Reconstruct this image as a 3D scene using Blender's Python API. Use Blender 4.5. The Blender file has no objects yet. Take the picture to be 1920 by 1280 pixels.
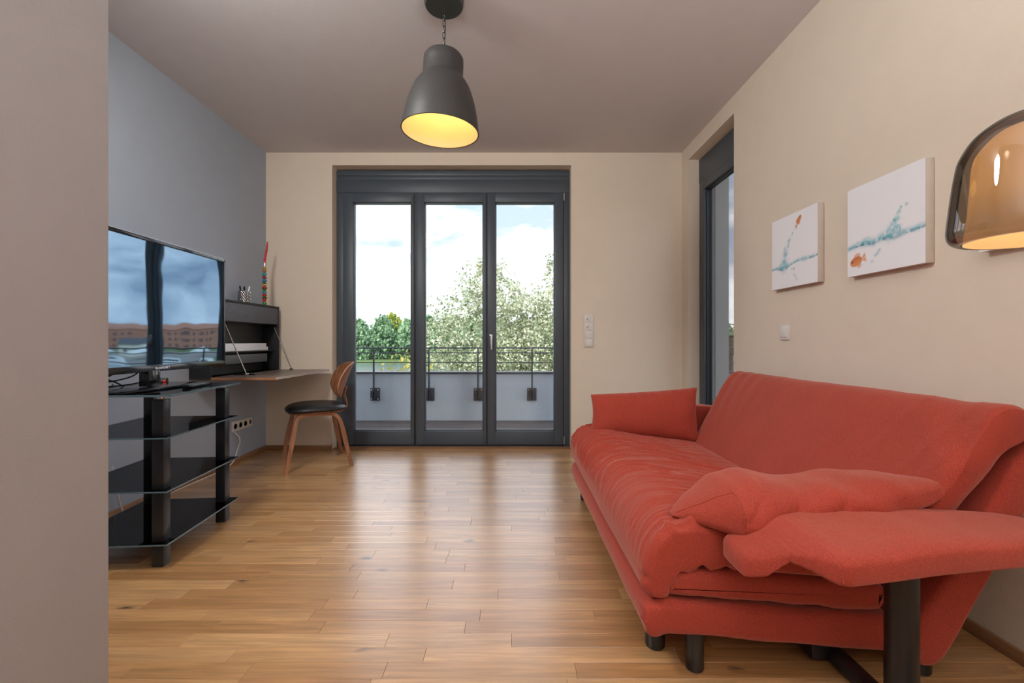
import bpy, bmesh, math, random
import numpy as np
from mathutils import Vector, Matrix

C = bpy.context.scene.collection
sc = bpy.context.scene
R = math.radians

# ------------------------------------------------------------------ camera, sky, sun, lights, exposure
cam_d = bpy.data.cameras.new('camera')
cam_d.sensor_width = 36.0
cam_d.lens = 16.0
cam_d.shift_x = 4 / 1920
cam_d.clip_end = 3000
cam_d.clip_start = 0.02
cam = bpy.data.objects.new('camera', cam_d)
C.objects.link(cam)
cam.location = (0, 0, 1.0)
cam.rotation_euler = (R(90), 0, 0)
sc.camera = cam

sc.view_settings.view_transform = 'Standard'
sc.view_settings.look = 'None'
sc.view_settings.gamma = 1.0
sc.view_settings.use_curve_mapping = False
sc.view_settings.exposure = 0.13


def make_world():
    w = bpy.data.worlds.new('sky')
    sc.world = w
    w.use_nodes = True
    nt = w.node_tree
    n = nt.nodes
    n.clear()
    out = n.new('ShaderNodeOutputWorld')
    bg = n.new('ShaderNodeBackground')
    tc = n.new('ShaderNodeTexCoord')
    mp = n.new('ShaderNodeMapping')
    mp.inputs['Scale'].default_value = (1.0, 1.0, 2.6)
    mp.inputs['Location'].default_value = (0.35, 0.1, 0.2)
    no = n.new('ShaderNodeTexNoise')
    no.inputs['Scale'].default_value = 3.2
    no.inputs['Detail'].default_value = 9
    no.inputs['Roughness'].default_value = 0.55
    no.inputs['Distortion'].default_value = 0.4
    rp = n.new('ShaderNodeValToRGB')
    rp.color_ramp.elements[0].position = 0.40
    rp.color_ramp.elements[0].color = (0, 0, 0, 1)
    rp.color_ramp.elements[1].position = 0.60
    rp.color_ramp.elements[1].color = (1, 1, 1, 1)
    mix = n.new('ShaderNodeMix')
    mix.data_type = 'RGBA'
    mix.inputs[6].default_value = (0.74, 0.93, 1.22, 1)      # blue gaps
    mix.inputs[7].default_value = (2.45, 2.50, 2.60, 1)       # bright cloud
    sx = n.new('ShaderNodeSeparateXYZ')
    gr = n.new('ShaderNodeMapRange')
    gr.inputs['From Min'].default_value = -0.02
    gr.inputs['From Max'].default_value = 0.0
    mg = n.new('ShaderNodeMix')
    mg.data_type = 'RGBA'
    mg.inputs[6].default_value = (0.22, 0.25, 0.20, 1)       # land below the horizon
    l = nt.links.new
    l(tc.outputs['Generated'], mp.inputs['Vector'])
    l(mp.outputs['Vector'], no.inputs['Vector'])
    l(no.outputs['Fac'], rp.inputs['Fac'])
    l(rp.outputs['Color'], mix.inputs[0])
    l(tc.outputs['Generated'], sx.inputs['Vector'])
    l(sx.outputs['Z'], gr.inputs['Value'])
    l(gr.outputs['Result'], mg.inputs[0])
    l(mix.outputs[2], mg.inputs[7])
    l(mg.outputs[2], bg.inputs['Color'])
    bg.inputs['Strength'].default_value = 1.0
    l(bg.outputs['Background'], out.inputs['Surface'])


make_world()


def add_light(name, kind, loc, energy, color=(1, 1, 1), target=None, **kw):
    d = bpy.data.lights.new(name, kind)
    d.energy = energy
    d.color = color
    for k, v in kw.items():
        setattr(d, k, v)
    o = bpy.data.objects.new(name, d)
    C.objects.link(o)
    o.location = loc
    if target is not None:
        o.rotation_euler = (Vector(target) - Vector(loc)).to_track_quat('-Z', 'Y').to_euler()
    return o


# the sun stands behind the house, a soft summer sun between clouds
add_light('sun', 'SUN', (-20, -30, 40), 4.6, (1.0, 0.96, 0.88), target=(0, 14, 0), angle=R(1.5))
# ceiling spotlight of the living room, behind the wall corner on the left
add_light('room_spot_light', 'AREA', (-1.46, 1.42, 2.62), 36, (1.0, 0.98, 0.95), target=(0.0, 3.1, 0.4),
          shape='DISK', size=0.5)
# added fill behind the camera, aimed up so the ceiling brightens the room
add_light('ceiling_fill_light', 'AREA', (0.35, -0.55, 1.75), 98, (0.93, 0.97, 1.0), target=(0.35, -0.55, 3.0),
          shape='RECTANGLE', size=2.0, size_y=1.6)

# ------------------------------------------------------------------ helpers
rng = np.random.default_rng(7)
random.seed(7)


def vnoise(p, seed=0):
    """smooth value noise, p: (...,3) array -> -1..1"""
    p = np.asarray(p, float)
    i = np.floor(p).astype(np.int64)
    f = p - i
    f = f * f * (3 - 2 * f)

    def h(ix, iy, iz):
        n = (ix * 374761393 + iy * 668265263 + iz * 2147483647 + seed * 1274126177) & 0xFFFFFFFF
        n = ((n ^ (n >> 13)) * 1274126177) & 0xFFFFFFFF
        n = n ^ (n >> 16)
        return (n & 0xFFFF) / 32767.5 - 1.0
    r = 0
    for dx in (0, 1):
        for dy in (0, 1):
            for dz in (0, 1):
                wx = f[..., 0] if dx else 1 - f[..., 0]
                wy = f[..., 1] if dy else 1 - f[..., 1]
                wz = f[..., 2] if dz else 1 - f[..., 2]
                r = r + wx * wy * wz * h(i[..., 0] + dx, i[..., 1] + dy, i[..., 2] + dz)
    return r


def V3(a, b, c):
    a, b, c = np.broadcast_arrays(a, b, c)
    return np.stack([a, b, c], -1)


def tag(o, label=None, cat=None, group=None, kind=None):
    if label:
        o['label'] = label
    if cat:
        o['category'] = cat
    if group:
        o['group'] = group
    if kind:
        o['kind'] = kind
    return o


def empty(name, loc=(0, 0, 0), rz=0.0, label=None, cat=None, group=None, kind=None):
    o = bpy.data.objects.new(name, None)
    o.empty_display_size = 0.1
    C.objects.link(o)
    o.location = loc
    o.rotation_euler = (0, 0, rz)
    return tag(o, label, cat, group, kind)


def link_mesh(name, me, parent=None, loc=None):
    o = bpy.data.objects.new(name, me)
    C.objects.link(o)
    if parent:
        o.parent = parent
    if loc is not None:
        o.location = loc
    return o


def copy_tree(o, parent=None):
    c = o.copy()
    C.objects.link(c)
    c.parent = parent
    for ch in list(o.children):
        copy_tree(ch, c)
    return c


class MB:
    """collects shapes, links them as ONE mesh object"""

    def __init__(self):
        self.v = []
        self.f = []

    def add(self, verts, faces):
        b = len(self.v)
        self.v.extend([tuple(map(float, p)) for p in verts])
        self.f.extend([tuple(i + b for i in fa) for fa in faces])
        return self

    def addbm(self, bm):
        bm.verts.index_update()
        self.add([v.co for v in bm.verts], [[v.index for v in f.verts] for f in bm.faces])
        bm.free()
        return self

    def box(self, lo, hi, bevel=0.0, seg=2, mat=None):
        bm = bmesh.new()
        bmesh.ops.create_cube(bm, size=1.0)
        for v in bm.verts:
            v.co = Vector([lo[i] + (v.co[i] + 0.5) * (hi[i] - lo[i]) for i in range(3)])
        if bevel:
            bmesh.ops.bevel(bm, geom=bm.edges[:], offset=bevel, segments=seg, affect='EDGES', profile=0.5)
        if mat is not None:
            bmesh.ops.transform(bm, matrix=mat, verts=bm.verts[:])
        return self.addbm(bm)

    def tube(self, pts, r, n=8, caps=True):
        pts = [Vector(p) for p in pts]
        rr = r if isinstance(r, (list, tuple)) else [r] * len(pts)
        verts, faces = [], []
        up = Vector((0.123, 0.2, 0.97))
        for i, p in enumerate(pts):
            t = (pts[min(i + 1, len(pts) - 1)] - pts[max(i - 1, 0)]).normalized()
            a = t.cross(up)
            if a.length < 1e-4:
                a = t.cross(Vector((1, 0, 0)))
            a.normalize()
            b = t.cross(a)
            up = a.cross(t) if False else up
            for k in range(n):
                an = 2 * math.pi * k / n
                verts.append(p + (a * math.cos(an) + b * math.sin(an)) * rr[i])
        for i in range(len(pts) - 1):
            for k in range(n):
                k2 = (k + 1) % n
                faces.append((i * n + k, i * n + k2, (i + 1) * n + k2, (i + 1) * n + k))
        if caps:
            faces.append(tuple(range(n))[::-1])
            faces.append(tuple((len(pts) - 1) * n + k for k in range(n)))
        return self.add(verts, faces)

    def lathe(self, prof, c=(0, 0, 0), n=40, close=False):
        """prof: list of (r,z)"""
        verts, faces = [], []
        m = len(prof)
        for (r, z) in prof:
            for k in range(n):
                a = 2 * math.pi * k / n
                verts.append((c[0] + r * math.cos(a), c[1] + r * math.sin(a), c[2] + z))
        for i in range(m if close else m - 1):
            j = (i + 1) % m
            for k in range(n):
                k2 = (k + 1) % n
                faces.append((i * n + k, i * n + k2, j * n + k2, j * n + k))
        if not close:
            if prof[0][0] > 1e-5:
                faces.append(tuple(range(n))[::-1])
            if prof[-1][0] > 1e-5:
                faces.append(tuple((m - 1) * n + k for k in range(n)))
        return self.add(verts, faces)

    def prism(self, poly, axis, lo, hi):
        """poly: 2d points in the two other axes, extruded along axis"""
        n = len(poly)
        def p3(q, t):
            a = list(q)
            a.insert(axis, t)
            return a
        verts = [p3(q, lo) for q in poly] + [p3(q, hi) for q in poly]
        faces = [tuple(range(n))[::-1], tuple(range(n, 2 * n))]
        for k in range(n):
            k2 = (k + 1) % n
            faces.append((k, k2, n + k2, n + k))
        return self.add(verts, faces)

    def build(self, name, mat, parent=None, smooth=True, angle=35, loc=None, fix=True):
        me = bpy.data.meshes.new(name)
        me.from_pydata(self.v, [], self.f)
        if fix:
            bm = bmesh.new()
            bm.from_mesh(me)
            bmesh.ops.remove_doubles(bm, verts=bm.verts[:], dist=1e-6)
            bmesh.ops.recalc_face_normals(bm, faces=bm.faces[:])
            bm.to_mesh(me)
            bm.free()
        if smooth:
            me.polygons.foreach_set('use_smooth', [True] * len(me.polygons))
            me.set_sharp_from_angle(angle=R(angle))
        me.materials.append(mat)
        return link_mesh(name, me, parent, loc)


def grid_mesh(name, P, mat, parent=None, wrap_u=False, caps=False, smooth=True, recalc=True):
    """P: (m,n,3) array; wrap_u closes the n direction"""
    m, n = P.shape[:2]
    idx = np.arange(m * n).reshape(m, n)
    if wrap_u:
        a = idx[:-1]
        b = np.roll(idx, -1, 1)[:-1]
        c = np.roll(idx, -1, 1)[1:]
        d = idx[1:]
    else:
        a, b, c, d = idx[:-1, :-1], idx[:-1, 1:], idx[1:, 1:], idx[1:, :-1]
    q = np.stack([a, b, c, d], -1).reshape(-1, 4)
    faces = q.tolist()
    if caps:
        faces.append(idx[0][::-1].tolist())
        faces.append(idx[-1].tolist())
    me = bpy.data.meshes.new(name)
    me.from_pydata(P.reshape(-1, 3).tolist(), [], faces)
    if recalc:
        bm = bmesh.new()
        bm.from_mesh(me)
        bmesh.ops.recalc_face_normals(bm, faces=bm.faces[:])
        bm.to_mesh(me)
        bm.free()
    if smooth:
        me.polygons.foreach_set('use_smooth', [True] * len(me.polygons))
    me.materials.append(mat)
    return link_mesh(name, me, parent)


def spline(pts, n, closed=False):
    """Catmull-Rom resampled to n points by arc length"""
    P = np.array(pts, float)
    if closed:
        Q = np.vstack([P[-1], P, P[0], P[1]])
        segs = len(P)
    else:
        Q = np.vstack([2 * P[0] - P[1], P, 2 * P[-1] - P[-2]])
        segs = len(P) - 1
    out = []
    for i in range(segs):
        p0, p1, p2, p3 = Q[i], Q[i + 1], Q[i + 2], Q[i + 3]
        t = np.linspace(0, 1, 24, endpoint=False)[:, None]
        out.append(0.5 * (2 * p1 + (p2 - p0) * t + (2 * p0 - 5 * p1 + 4 * p2 - p3) * t ** 2 + (3 * p1 - p0 - 3 * p2 + p3) * t ** 3))
    out = np.vstack(out)
    out = np.vstack([out, out[:1] if closed else P[-1:]])
    d = np.r_[0, np.cumsum(np.linalg.norm(np.diff(out, axis=0), axis=1))]
    t = np.linspace(0, d[-1], n, endpoint=not closed)
    return np.stack([np.interp(t, d, out[:, k]) for k in range(P.shape[1])], 1)


# ------------------------------------------------------------------ materials
def new_mat(name):
    m = bpy.data.materials.new(name)
    m.use_nodes = True
    nt = m.node_tree
    b = nt.nodes['Principled BSDF']
    return m, nt, b


def simple(name, col, rough=0.5, metal=0.0, spec=0.5, noise=0.06, nscale=30.0, bump=0.0, bscale=200.0, **kw):
    m, nt, b = new_mat(name)
    l = nt.links.new
    b.inputs['Roughness'].default_value = rough
    b.inputs['Metallic'].default_value = metal
    b.inputs['Specular IOR Level'].default_value = spec
    tc = nt.nodes.new('ShaderNodeTexCoord')
    no = nt.nodes.new('ShaderNodeTexNoise')
    no.inputs['Scale'].default_value = nscale
    no.inputs['Detail'].default_value = 4
    mx = nt.nodes.new('ShaderNodeMix')
    mx.data_type = 'RGBA'
    mx.inputs[6].default_value = tuple(c * (1 - noise) for c in col) + (1,)
    mx.inputs[7].default_value = tuple(min(1, c * (1 + noise)) for c in col) + (1,)
    l(tc.outputs['Object'], no.inputs['Vector'])
    l(no.outputs['Fac'], mx.inputs[0])
    l(mx.outputs[2], b.inputs['Base Color'])
    if bump:
        n2 = nt.nodes.new('ShaderNodeTexNoise')
        n2.inputs['Scale'].default_value = bscale
        n2.inputs['Detail'].default_value = 3
        bp = nt.nodes.new('ShaderNodeBump')
        bp.inputs['Strength'].default_value = bump
        bp.inputs['Distance'].default_value = 0.002
        l(tc.outputs['Object'], n2.inputs['Vector'])
        l(n2.outputs['Fac'], bp.inputs['Height'])
        l(bp.outputs['Normal'], b.inputs['Normal'])
    for k, v in kw.items():
        b.inputs[k].default_value = v
    return m


def wood(name, c1, c2, scale=(2.0, 40.0, 40.0), rough=0.4, coords='Object'):
    m, nt, b = new_mat(name)
    l = nt.links.new
    tc = nt.nodes.new('ShaderNodeTexCoord')
    mp = nt.nodes.new('ShaderNodeMapping')
    mp.inputs['Scale'].default_value = scale
    no = nt.nodes.new('ShaderNodeTexNoise')
    no.inputs['Scale'].default_value = 1.0
    no.inputs['Detail'].default_value = 6
    no.inputs['Distortion'].default_value = 0.6
    rp = nt.nodes.new('ShaderNodeValToRGB')
    rp.color_ramp.elements[0].position = 0.32
    rp.color_ramp.elements[0].color = (*c1, 1)
    rp.color_ramp.elements[1].position = 0.68
    rp.color_ramp.elements[1].color = (*c2, 1)
    l(tc.outputs[coords], mp.inputs['Vector'])
    l(mp.outputs['Vector'], no.inputs['Vector'])
    l(no.outputs['Fac'], rp.inputs['Fac'])
    l(rp.outputs['Color'], b.inputs['Base Color'])
    b.inputs['Roughness'].default_value = rough
    return m


def parquet_mat():
    m, nt, b = new_mat('oak_parquet')
    l = nt.links.new
    N = nt.nodes.new
    geo = N('ShaderNodeNewGeometry')
    at = N('ShaderNodeAttribute')
    at.attribute_name = 'tone'
    off = N('ShaderNodeVectorMath')
    off.operation = 'MULTIPLY_ADD'
    cmb = N('ShaderNodeCombineXYZ')
    l(at.outputs['Fac'], cmb.inputs['X'])
    l(at.outputs['Fac'], cmb.inputs['Z'])
    l(cmb.outputs['Vector'], off.inputs[0])
    off.inputs[1].default_value = (37.0, 0.0, 91.0)
    l(geo.outputs['Position'], off.inputs[2])
    mp = N('ShaderNodeMapping')
    mp.inputs['Scale'].default_value = (3.0, 62.0, 1.0)
    l(off.outputs['Vector'], mp.inputs['Vector'])
    n1 = N('ShaderNodeTexNoise')
    n1.inputs['Scale'].default_value = 1.0
    n1.inputs['Detail'].default_value = 7
    n1.inputs['Roughness'].default_value = 0.62
    n1.inputs['Distortion'].default_value = 0.9
    l(mp.outputs['Vector'], n1.inputs['Vector'])
    # broad growth bands
    mp2 = N('ShaderNodeMapping')
    mp2.inputs['Scale'].default_value = (1.6, 15.0, 1.0)
    l(off.outputs['Vector'], mp2.inputs['Vector'])
    n2 = N('ShaderNodeTexNoise')
    n2.inputs['Scale'].default_value = 1.0
    n2.inputs['Detail'].default_value = 3
    n2.inputs['Distortion'].default_value = 1.2
    l(mp2.outputs['Vector'], n2.inputs['Vector'])
    tone = N('ShaderNodeValToRGB')
    e = tone.color_ramp.elements
    e[0].position = 0.0
    e[0].color = (0.400, 0.196, 0.070, 1)
    e[1].position = 1.0
    e[1].color = (0.580, 0.330, 0.140, 1)
    x = e.new(0.5)
    x.color = (0.495, 0.258, 0.094, 1)
    l(at.outputs['Fac'], tone.inputs['Fac'])
    g = N('ShaderNodeMapRange')
    g.inputs['From Min'].default_value = 0.28
    g.inputs['From Max'].default_value = 0.72
    g.inputs['To Min'].default_value = 0.68
    g.inputs['To Max'].default_value = 1.18
    l(n1.outputs['Fac'], g.inputs['Value'])
    g2 = N('ShaderNodeMapRange')
    g2.inputs['From Min'].default_value = 0.3
    g2.inputs['From Max'].default_value = 0.7
    g2.inputs['To Min'].default_value = 0.84
    g2.inputs['To Max'].default_value = 1.16
    l(n2.outputs['Fac'], g2.inputs['Value'])
    mu = N('ShaderNodeMath')
    mu.operation = 'MULTIPLY'
    l(g.outputs['Result'], mu.inputs[0])
    l(g2.outputs['Result'], mu.inputs[1])
    vm = N('ShaderNodeVectorMath')
    vm.operation = 'SCALE'
    l(tone.outputs['Color'], vm.inputs[0])
    l(mu.outputs['Value'], vm.inputs['Scale'])
    # knots
    mp3 = N('ShaderNodeMapping')
    mp3.inputs['Scale'].default_value = (3.0, 6.5, 1.0)
    l(off.outputs['Vector'], mp3.inputs['Vector'])
    nd = N('ShaderNodeTexNoise')
    nd.inputs['Scale'].default_value = 5.0
    nd.inputs['Detail'].default_value = 3
    l(mp3.outputs['Vector'], nd.inputs['Vector'])
    ad = N('ShaderNodeVectorMath')
    ad.operation = 'MULTIPLY_ADD'
    ad.inputs[1].default_value = (0.22, 0.30, 0.0)
    l(nd.outputs['Color'], ad.inputs[0])
    l(mp3.outputs['Vector'], ad.inputs[2])
    vo = N('ShaderNodeTexVoronoi')
    vo.inputs['Scale'].default_value = 1.0
    l(ad.outputs['Vector'], vo.inputs['Vector'])
    kn = N('ShaderNodeMapRange')
    kn.inputs['From Min'].default_value = 0.03
    kn.inputs['From Max'].default_value = 0.12
    kn.inputs['To Min'].default_value = 0.92
    kn.inputs['To Max'].default_value = 0.0
    l(vo.outputs['Distance'], kn.inputs['Value'])
    sel = N('ShaderNodeSeparateColor')
    l(vo.outputs['Color'], sel.inputs['Color'])
    gt = N('ShaderNodeMath')
    gt.operation = 'GREATER_THAN'
    gt.inputs[1].default_value = 0.36
    l(sel.outputs['Red'], gt.inputs[0])
    km = N('ShaderNodeMath')
    km.operation = 'MULTIPLY'
    l(kn.outputs['Result'], km.inputs[0])
    l(gt.outputs['Value'], km.inputs[1])
    mk = N('ShaderNodeMix')
    mk.data_type = 'RGBA'
    mk.inputs[7].default_value = (0.055, 0.030, 0.018, 1)
    l(km.outputs['Value'], mk.inputs[0])
    l(vm.outputs['Vector'], mk.inputs[6])
    l(mk.outputs[2], b.inputs['Base Color'])
    rr = N('ShaderNodeMapRange')
    rr.inputs['To Min'].default_value = 0.42
    rr.inputs['To Max'].default_value = 0.34
    l(n1.outputs['Fac'], rr.inputs['Value'])
    l(rr.outputs['Result'], b.inputs['Roughness'])
    b.inputs['Specular IOR Level'].default_value = 0.85
    b.inputs['Coat Weight'].default_value = 1.0
    b.inputs['Coat Roughness'].default_value = 0.25
    b.inputs['Coat IOR'].default_value = 1.6
    bp = N('ShaderNodeBump')
    bp.inputs['Strength'].default_value = 0.12
    bp.inputs['Distance'].default_value = 0.001
    l(n1.outputs['Fac'], bp.inputs['Height'])
    l(bp.outputs['Normal'], b.inputs['Normal'])
    return m


def plaster(name, col, rough=0.85):
    return simple(name, col, rough=rough, spec=0.25, noise=0.035, nscale=9.0, bump=0.35, bscale=260.0)


def fabric(name, col):
    m, nt, b = new_mat(name)
    l = nt.links.new
    N = nt.nodes.new
    tc = N('ShaderNodeTexCoord')
    no = N('ShaderNodeTexNoise')
    no.inputs['Scale'].default_value = 7.0
    no.inputs['Detail'].default_value = 5
    mx = N('ShaderNodeMix')
    mx.data_type = 'RGBA'
    mx.inputs[6].default_value = tuple(c * 0.90 for c in col) + (1,)
    mx.inputs[7].default_value = tuple(c * 1.10 for c in col) + (1,)
    l(tc.outputs['Object'], no.inputs['Vector'])
    l(no.outputs['Fac'], mx.inputs[0])
    wv = N('ShaderNodeTexNoise')
    wv.inputs['Scale'].default_value = 330.0
    wv.inputs['Detail'].default_value = 2
    wr = N('ShaderNodeMapRange')
    wr.inputs['From Min'].default_value = 0.35
    wr.inputs['From Max'].default_value = 0.65
    wr.inputs['To Min'].default_value = 0.80
    wr.inputs['To Max'].default_value = 1.20
    ws = N('ShaderNodeVectorMath')
    ws.operation = 'SCALE'
    l(tc.outputs['Object'], wv.inputs['Vector'])
    l(wv.outputs['Fac'], wr.inputs['Value'])
    l(mx.outputs[2], ws.inputs[0])
    l(wr.outputs['Result'], ws.inputs['Scale'])
    l(ws.outputs['Vector'], b.inputs['Base Color'])
    b.inputs['Roughness'].default_value = 0.85
    b.inputs['Specular IOR Level'].default_value = 0.2
    b.inputs['Sheen Weight'].default_value = 0.40
    b.inputs['Sheen Roughness'].default_value = 0.45
    b.inputs['Sheen Tint'].default_value = (1.0, 0.62, 0.52, 1)
    n2 = N('ShaderNodeTexNoise')
    n2.inputs['Scale'].default_value = 420.0
    n2.inputs['Detail'].default_value = 2
    n3 = N('ShaderNodeTexNoise')
    n3.inputs['Scale'].default_value = 26.0
    n3.inputs['Detail'].default_value = 3
    l(tc.outputs['Object'], n2.inputs['Vector'])
    l(tc.outputs['Object'], n3.inputs['Vector'])
    b1 = N('ShaderNodeBump')
    b1.inputs['Strength'].default_value = 0.6
    b1.inputs['Distance'].default_value = 0.0015
    b2 = N('ShaderNodeBump')
    b2.inputs['Strength'].default_value = 0.12
    b2.inputs['Distance'].default_value = 0.012
    l(n2.outputs['Fac'], b1.inputs['Height'])
    l(n3.outputs['Fac'], b2.inputs['Height'])
    l(b2.outputs['Normal'], b1.inputs['Normal'])
    l(b1.outputs['Normal'], b.inputs['Normal'])
    return m


def glass(name, tint=(1, 1, 1), refl=0.07, grow=0.9, rough=0.0):
    """thin pane: tinted see-through plus mirror reflection that grows at grazing angles"""
    m = bpy.data.materials.new(name)
    m.use_nodes = True
    nt = m.node_tree
    nt.nodes.clear()
    N = nt.nodes.new
    out = N('ShaderNodeOutputMaterial')
    tr = N('ShaderNodeBsdfTransparent')
    tr.inputs['Color'].default_value = (*tint, 1)
    gl = N('ShaderNodeBsdfGlossy')
    gl.inputs['Roughness'].default_value = rough
    lw = N('ShaderNodeLayerWeight')
    lw.inputs['Blend'].default_value = 0.12
    mr = N('ShaderNodeMapRange')
    mr.inputs['To Min'].default_value = refl
    mr.inputs['To Max'].default_value = grow
    mx = N('ShaderNodeMixShader')
    l = nt.links.new
    l(lw.outputs['Fresnel'], mr.inputs['Value'])
    l(mr.outputs['Result'], mx.inputs['Fac'])
    l(tr.outputs['BSDF'], mx.inputs[1])
    l(gl.outputs['BSDF'], mx.inputs[2])
    l(mx.outputs['Shader'], out.inputs['Surface'])
    return m


def leaf_mat(name, c1, c2, trans=0.35):
    m = bpy.data.materials.new(name)
    m.use_nodes = True
    nt = m.node_tree
    nt.nodes.clear()
    N = nt.nodes.new
    out = N('ShaderNodeOutputMaterial')
    at = N('ShaderNodeAttribute')
    at.attribute_name = 'tone'
    mx = N('ShaderNodeMix')
    mx.data_type = 'RGBA'
    mx.inputs[6].default_value = (*c1, 1)
    mx.inputs[7].default_value = (*c2, 1)
    d = N('ShaderNodeBsdfPrincipled')
    d.inputs['Roughness'].default_value = 0.45
    t = N('ShaderNodeBsdfTranslucent')
    ms = N('ShaderNodeMixShader')
    ms.inputs['Fac'].default_value = trans
    l = nt.links.new
    l(at.outputs['Fac'], mx.inputs[0])
    l(mx.outputs[2], d.inputs['Base Color'])
    l(mx.outputs[2], t.inputs['Color'])
    l(d.outputs['BSDF'], ms.inputs[1])
    l(t.outputs['BSDF'], ms.inputs[2])
    l(ms.outputs['Shader'], out.inputs['Surface'])
    return m


def emit(name, col, s):
    m = bpy.data.materials.new(name)
    m.use_nodes = True
    nt = m.node_tree
    nt.nodes.clear()
    e = nt.nodes.new('ShaderNodeEmission')
    e.inputs['Color'].default_value = (*col, 1)
    e.inputs['Strength'].default_value = s
    o = nt.nodes.new('ShaderNodeOutputMaterial')
    nt.links.new(e.outputs['Emission'], o.inputs['Surface'])
    return m


M = {}
M['beige'] = plaster('beige_wall_paint', (0.75, 0.655, 0.54))
M['grey_wall'] = plaster('blue_grey_wall_paint', (0.385, 0.435, 0.510))
M['pier'] = plaster('taupe_wall_paint', (0.40, 0.385, 0.392))
M['ceiling'] = plaster('ceiling_paint', (0.64, 0.605, 0.61))
M['facade'] = simple('facade_render', (0.60, 0.64, 0.68), rough=0.9, bump=0.5, bscale=120)
M['parapet'] = simple('parapet_render', (0.60, 0.67, 0.735), rough=0.95, noise=0.08, nscale=60, bump=0.8, bscale=110)
M['parquet'] = parquet_mat()
M['subfloor'] = simple('dark_joint', (0.10, 0.055, 0.03), rough=0.8)
M['oak_trim'] = wood('oak_trim', (0.26, 0.13, 0.06), (0.38, 0.20, 0.10), scale=(3, 3, 60), rough=0.45)
M['anthracite'] = simple('anthracite_window_frame', (0.062, 0.079, 0.100), rough=0.42, spec=0.5, noise=0.1, nscale=90, bump=0.25, bscale=330)
M['gasket'] = simple('black_gasket', (0.012, 0.013, 0.016), rough=0.5)
M['pane'] = glass('window_glass', (0.985, 0.985, 0.985), refl=0.035, grow=0.8)
M['steel'] = simple('brushed_steel', (0.62, 0.62, 0.63), rough=0.28, metal=1.0, noise=0.05)
M['chrome'] = simple('polished_metal', (0.75, 0.75, 0.76), rough=0.12, metal=1.0, noise=0.02)
M['white_plastic'] = simple('white_plastic', (0.72, 0.69, 0.66), rough=0.4, noise=0.02)
M['dark_plastic'] = simple('dark_socket_hole', (0.06, 0.055, 0.05), rough=0.5)
M['red'] = fabric('coral_red_fabric', (0.385, 0.055, 0.034))
M['black_metal'] = simple('black_lacquered_tube', (0.012, 0.012, 0.013), rough=0.32, noise=0.05)
M['black_gloss'] = simple('black_gloss_plastic', (0.008, 0.009, 0.011), rough=0.12, spec=0.6, noise=0.02)
M['stand_black'] = simple('black_satin_aluminium', (0.016, 0.017, 0.020), rough=0.30, noise=0.05)
M['smoke_shelf'] = glass('black_tinted_shelf_glass', (0.30, 0.32, 0.35), refl=0.06, grow=0.9)
M['glass_edge'] = simple('glass_edge', (0.10, 0.16, 0.19), rough=0.08, spec=0.9)
M['walnut'] = wood('walnut_plywood', (0.20, 0.074, 0.030), (0.36, 0.150, 0.070), scale=(22, 22, 3.0), rough=0.38)
M['ply_edge'] = wood('plywood_edge', (0.42, 0.22, 0.12), (0.55, 0.33, 0.2), scale=(6, 6, 60), rough=0.5)
M['black_leather'] = simple('black_leather', (0.012, 0.013, 0.015), rough=0.38, bump=0.3, bscale=250)
M['felt'] = simple('speckled_grey_felt', (0.135, 0.146, 0.170), rough=0.95, noise=0.75, nscale=150, bump=0.6, bscale=400)
M['cabinet_black'] = simple('black_cabinet_laminate', (0.016, 0.018, 0.021), rough=0.5, noise=0.08)
M['leaf_top'] = simple('grey_brown_linoleum', (0.17, 0.125, 0.10), rough=0.35, noise=0.05)
M['walnut_edge'] = wood('walnut_edge', (0.30, 0.12, 0.05), (0.42, 0.19, 0.09), scale=(3, 30, 60), rough=0.35)
M['white_edge'] = simple('striped_white_edge', (0.62, 0.56, 0.50), rough=0.4)
M['paper'] = simple('white_paper', (0.78, 0.80, 0.84), rough=0.7, noise=0.03)
M['grey_box'] = simple('dark_grey_board', (0.10, 0.11, 0.12), rough=0.6)
M['shade_out'] = simple('dark_grey_enamel', (0.036, 0.035, 0.034), rough=0.45, spec=0.5, noise=0.05, bump=0.1, bscale=300)
M['shade_in'] = simple('white_enamel_inside', (0.86, 0.80, 0.66), rough=0.5, noise=0.02)
M['cord_white'] = simple('white_cable', (0.70, 0.68, 0.66), rough=0.45)
M['cord_black'] = simple('black_cable', (0.012, 0.012, 0.013), rough=0.45)
M['canvas'] = simple('canvas_side', (0.60, 0.53, 0.46), rough=0.9, bump=0.4, bscale=500)
M['deck'] = wood('weathered_deck', (0.060, 0.053, 0.052), (0.115, 0.10, 0.098), scale=(3, 60, 60), rough=0.75)
M['dark_steel'] = simple('painted_dark_steel', (0.055, 0.065, 0.078), rough=0.45, noise=0.06)
M['bark'] = simple('tree_bark', (0.16, 0.14, 0.12), rough=0.95, noise=0.4, nscale=14)
M['bulb'] = emit('warm_bulb', (1.0, 0.62, 0.25), 6.0)

# ------------------------------------------------------------------ room shell
XL, XR, YB, ZC = -2.257, 1.59, 4.21, 2.746


def struct(o):
    o['kind'] = 'structure'
    return o


fl = MB().box((-2.75, -1.75, -0.30), (2.0, 4.60, -0.012))
floor = struct(fl.build('floor', M['subfloor']))


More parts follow.
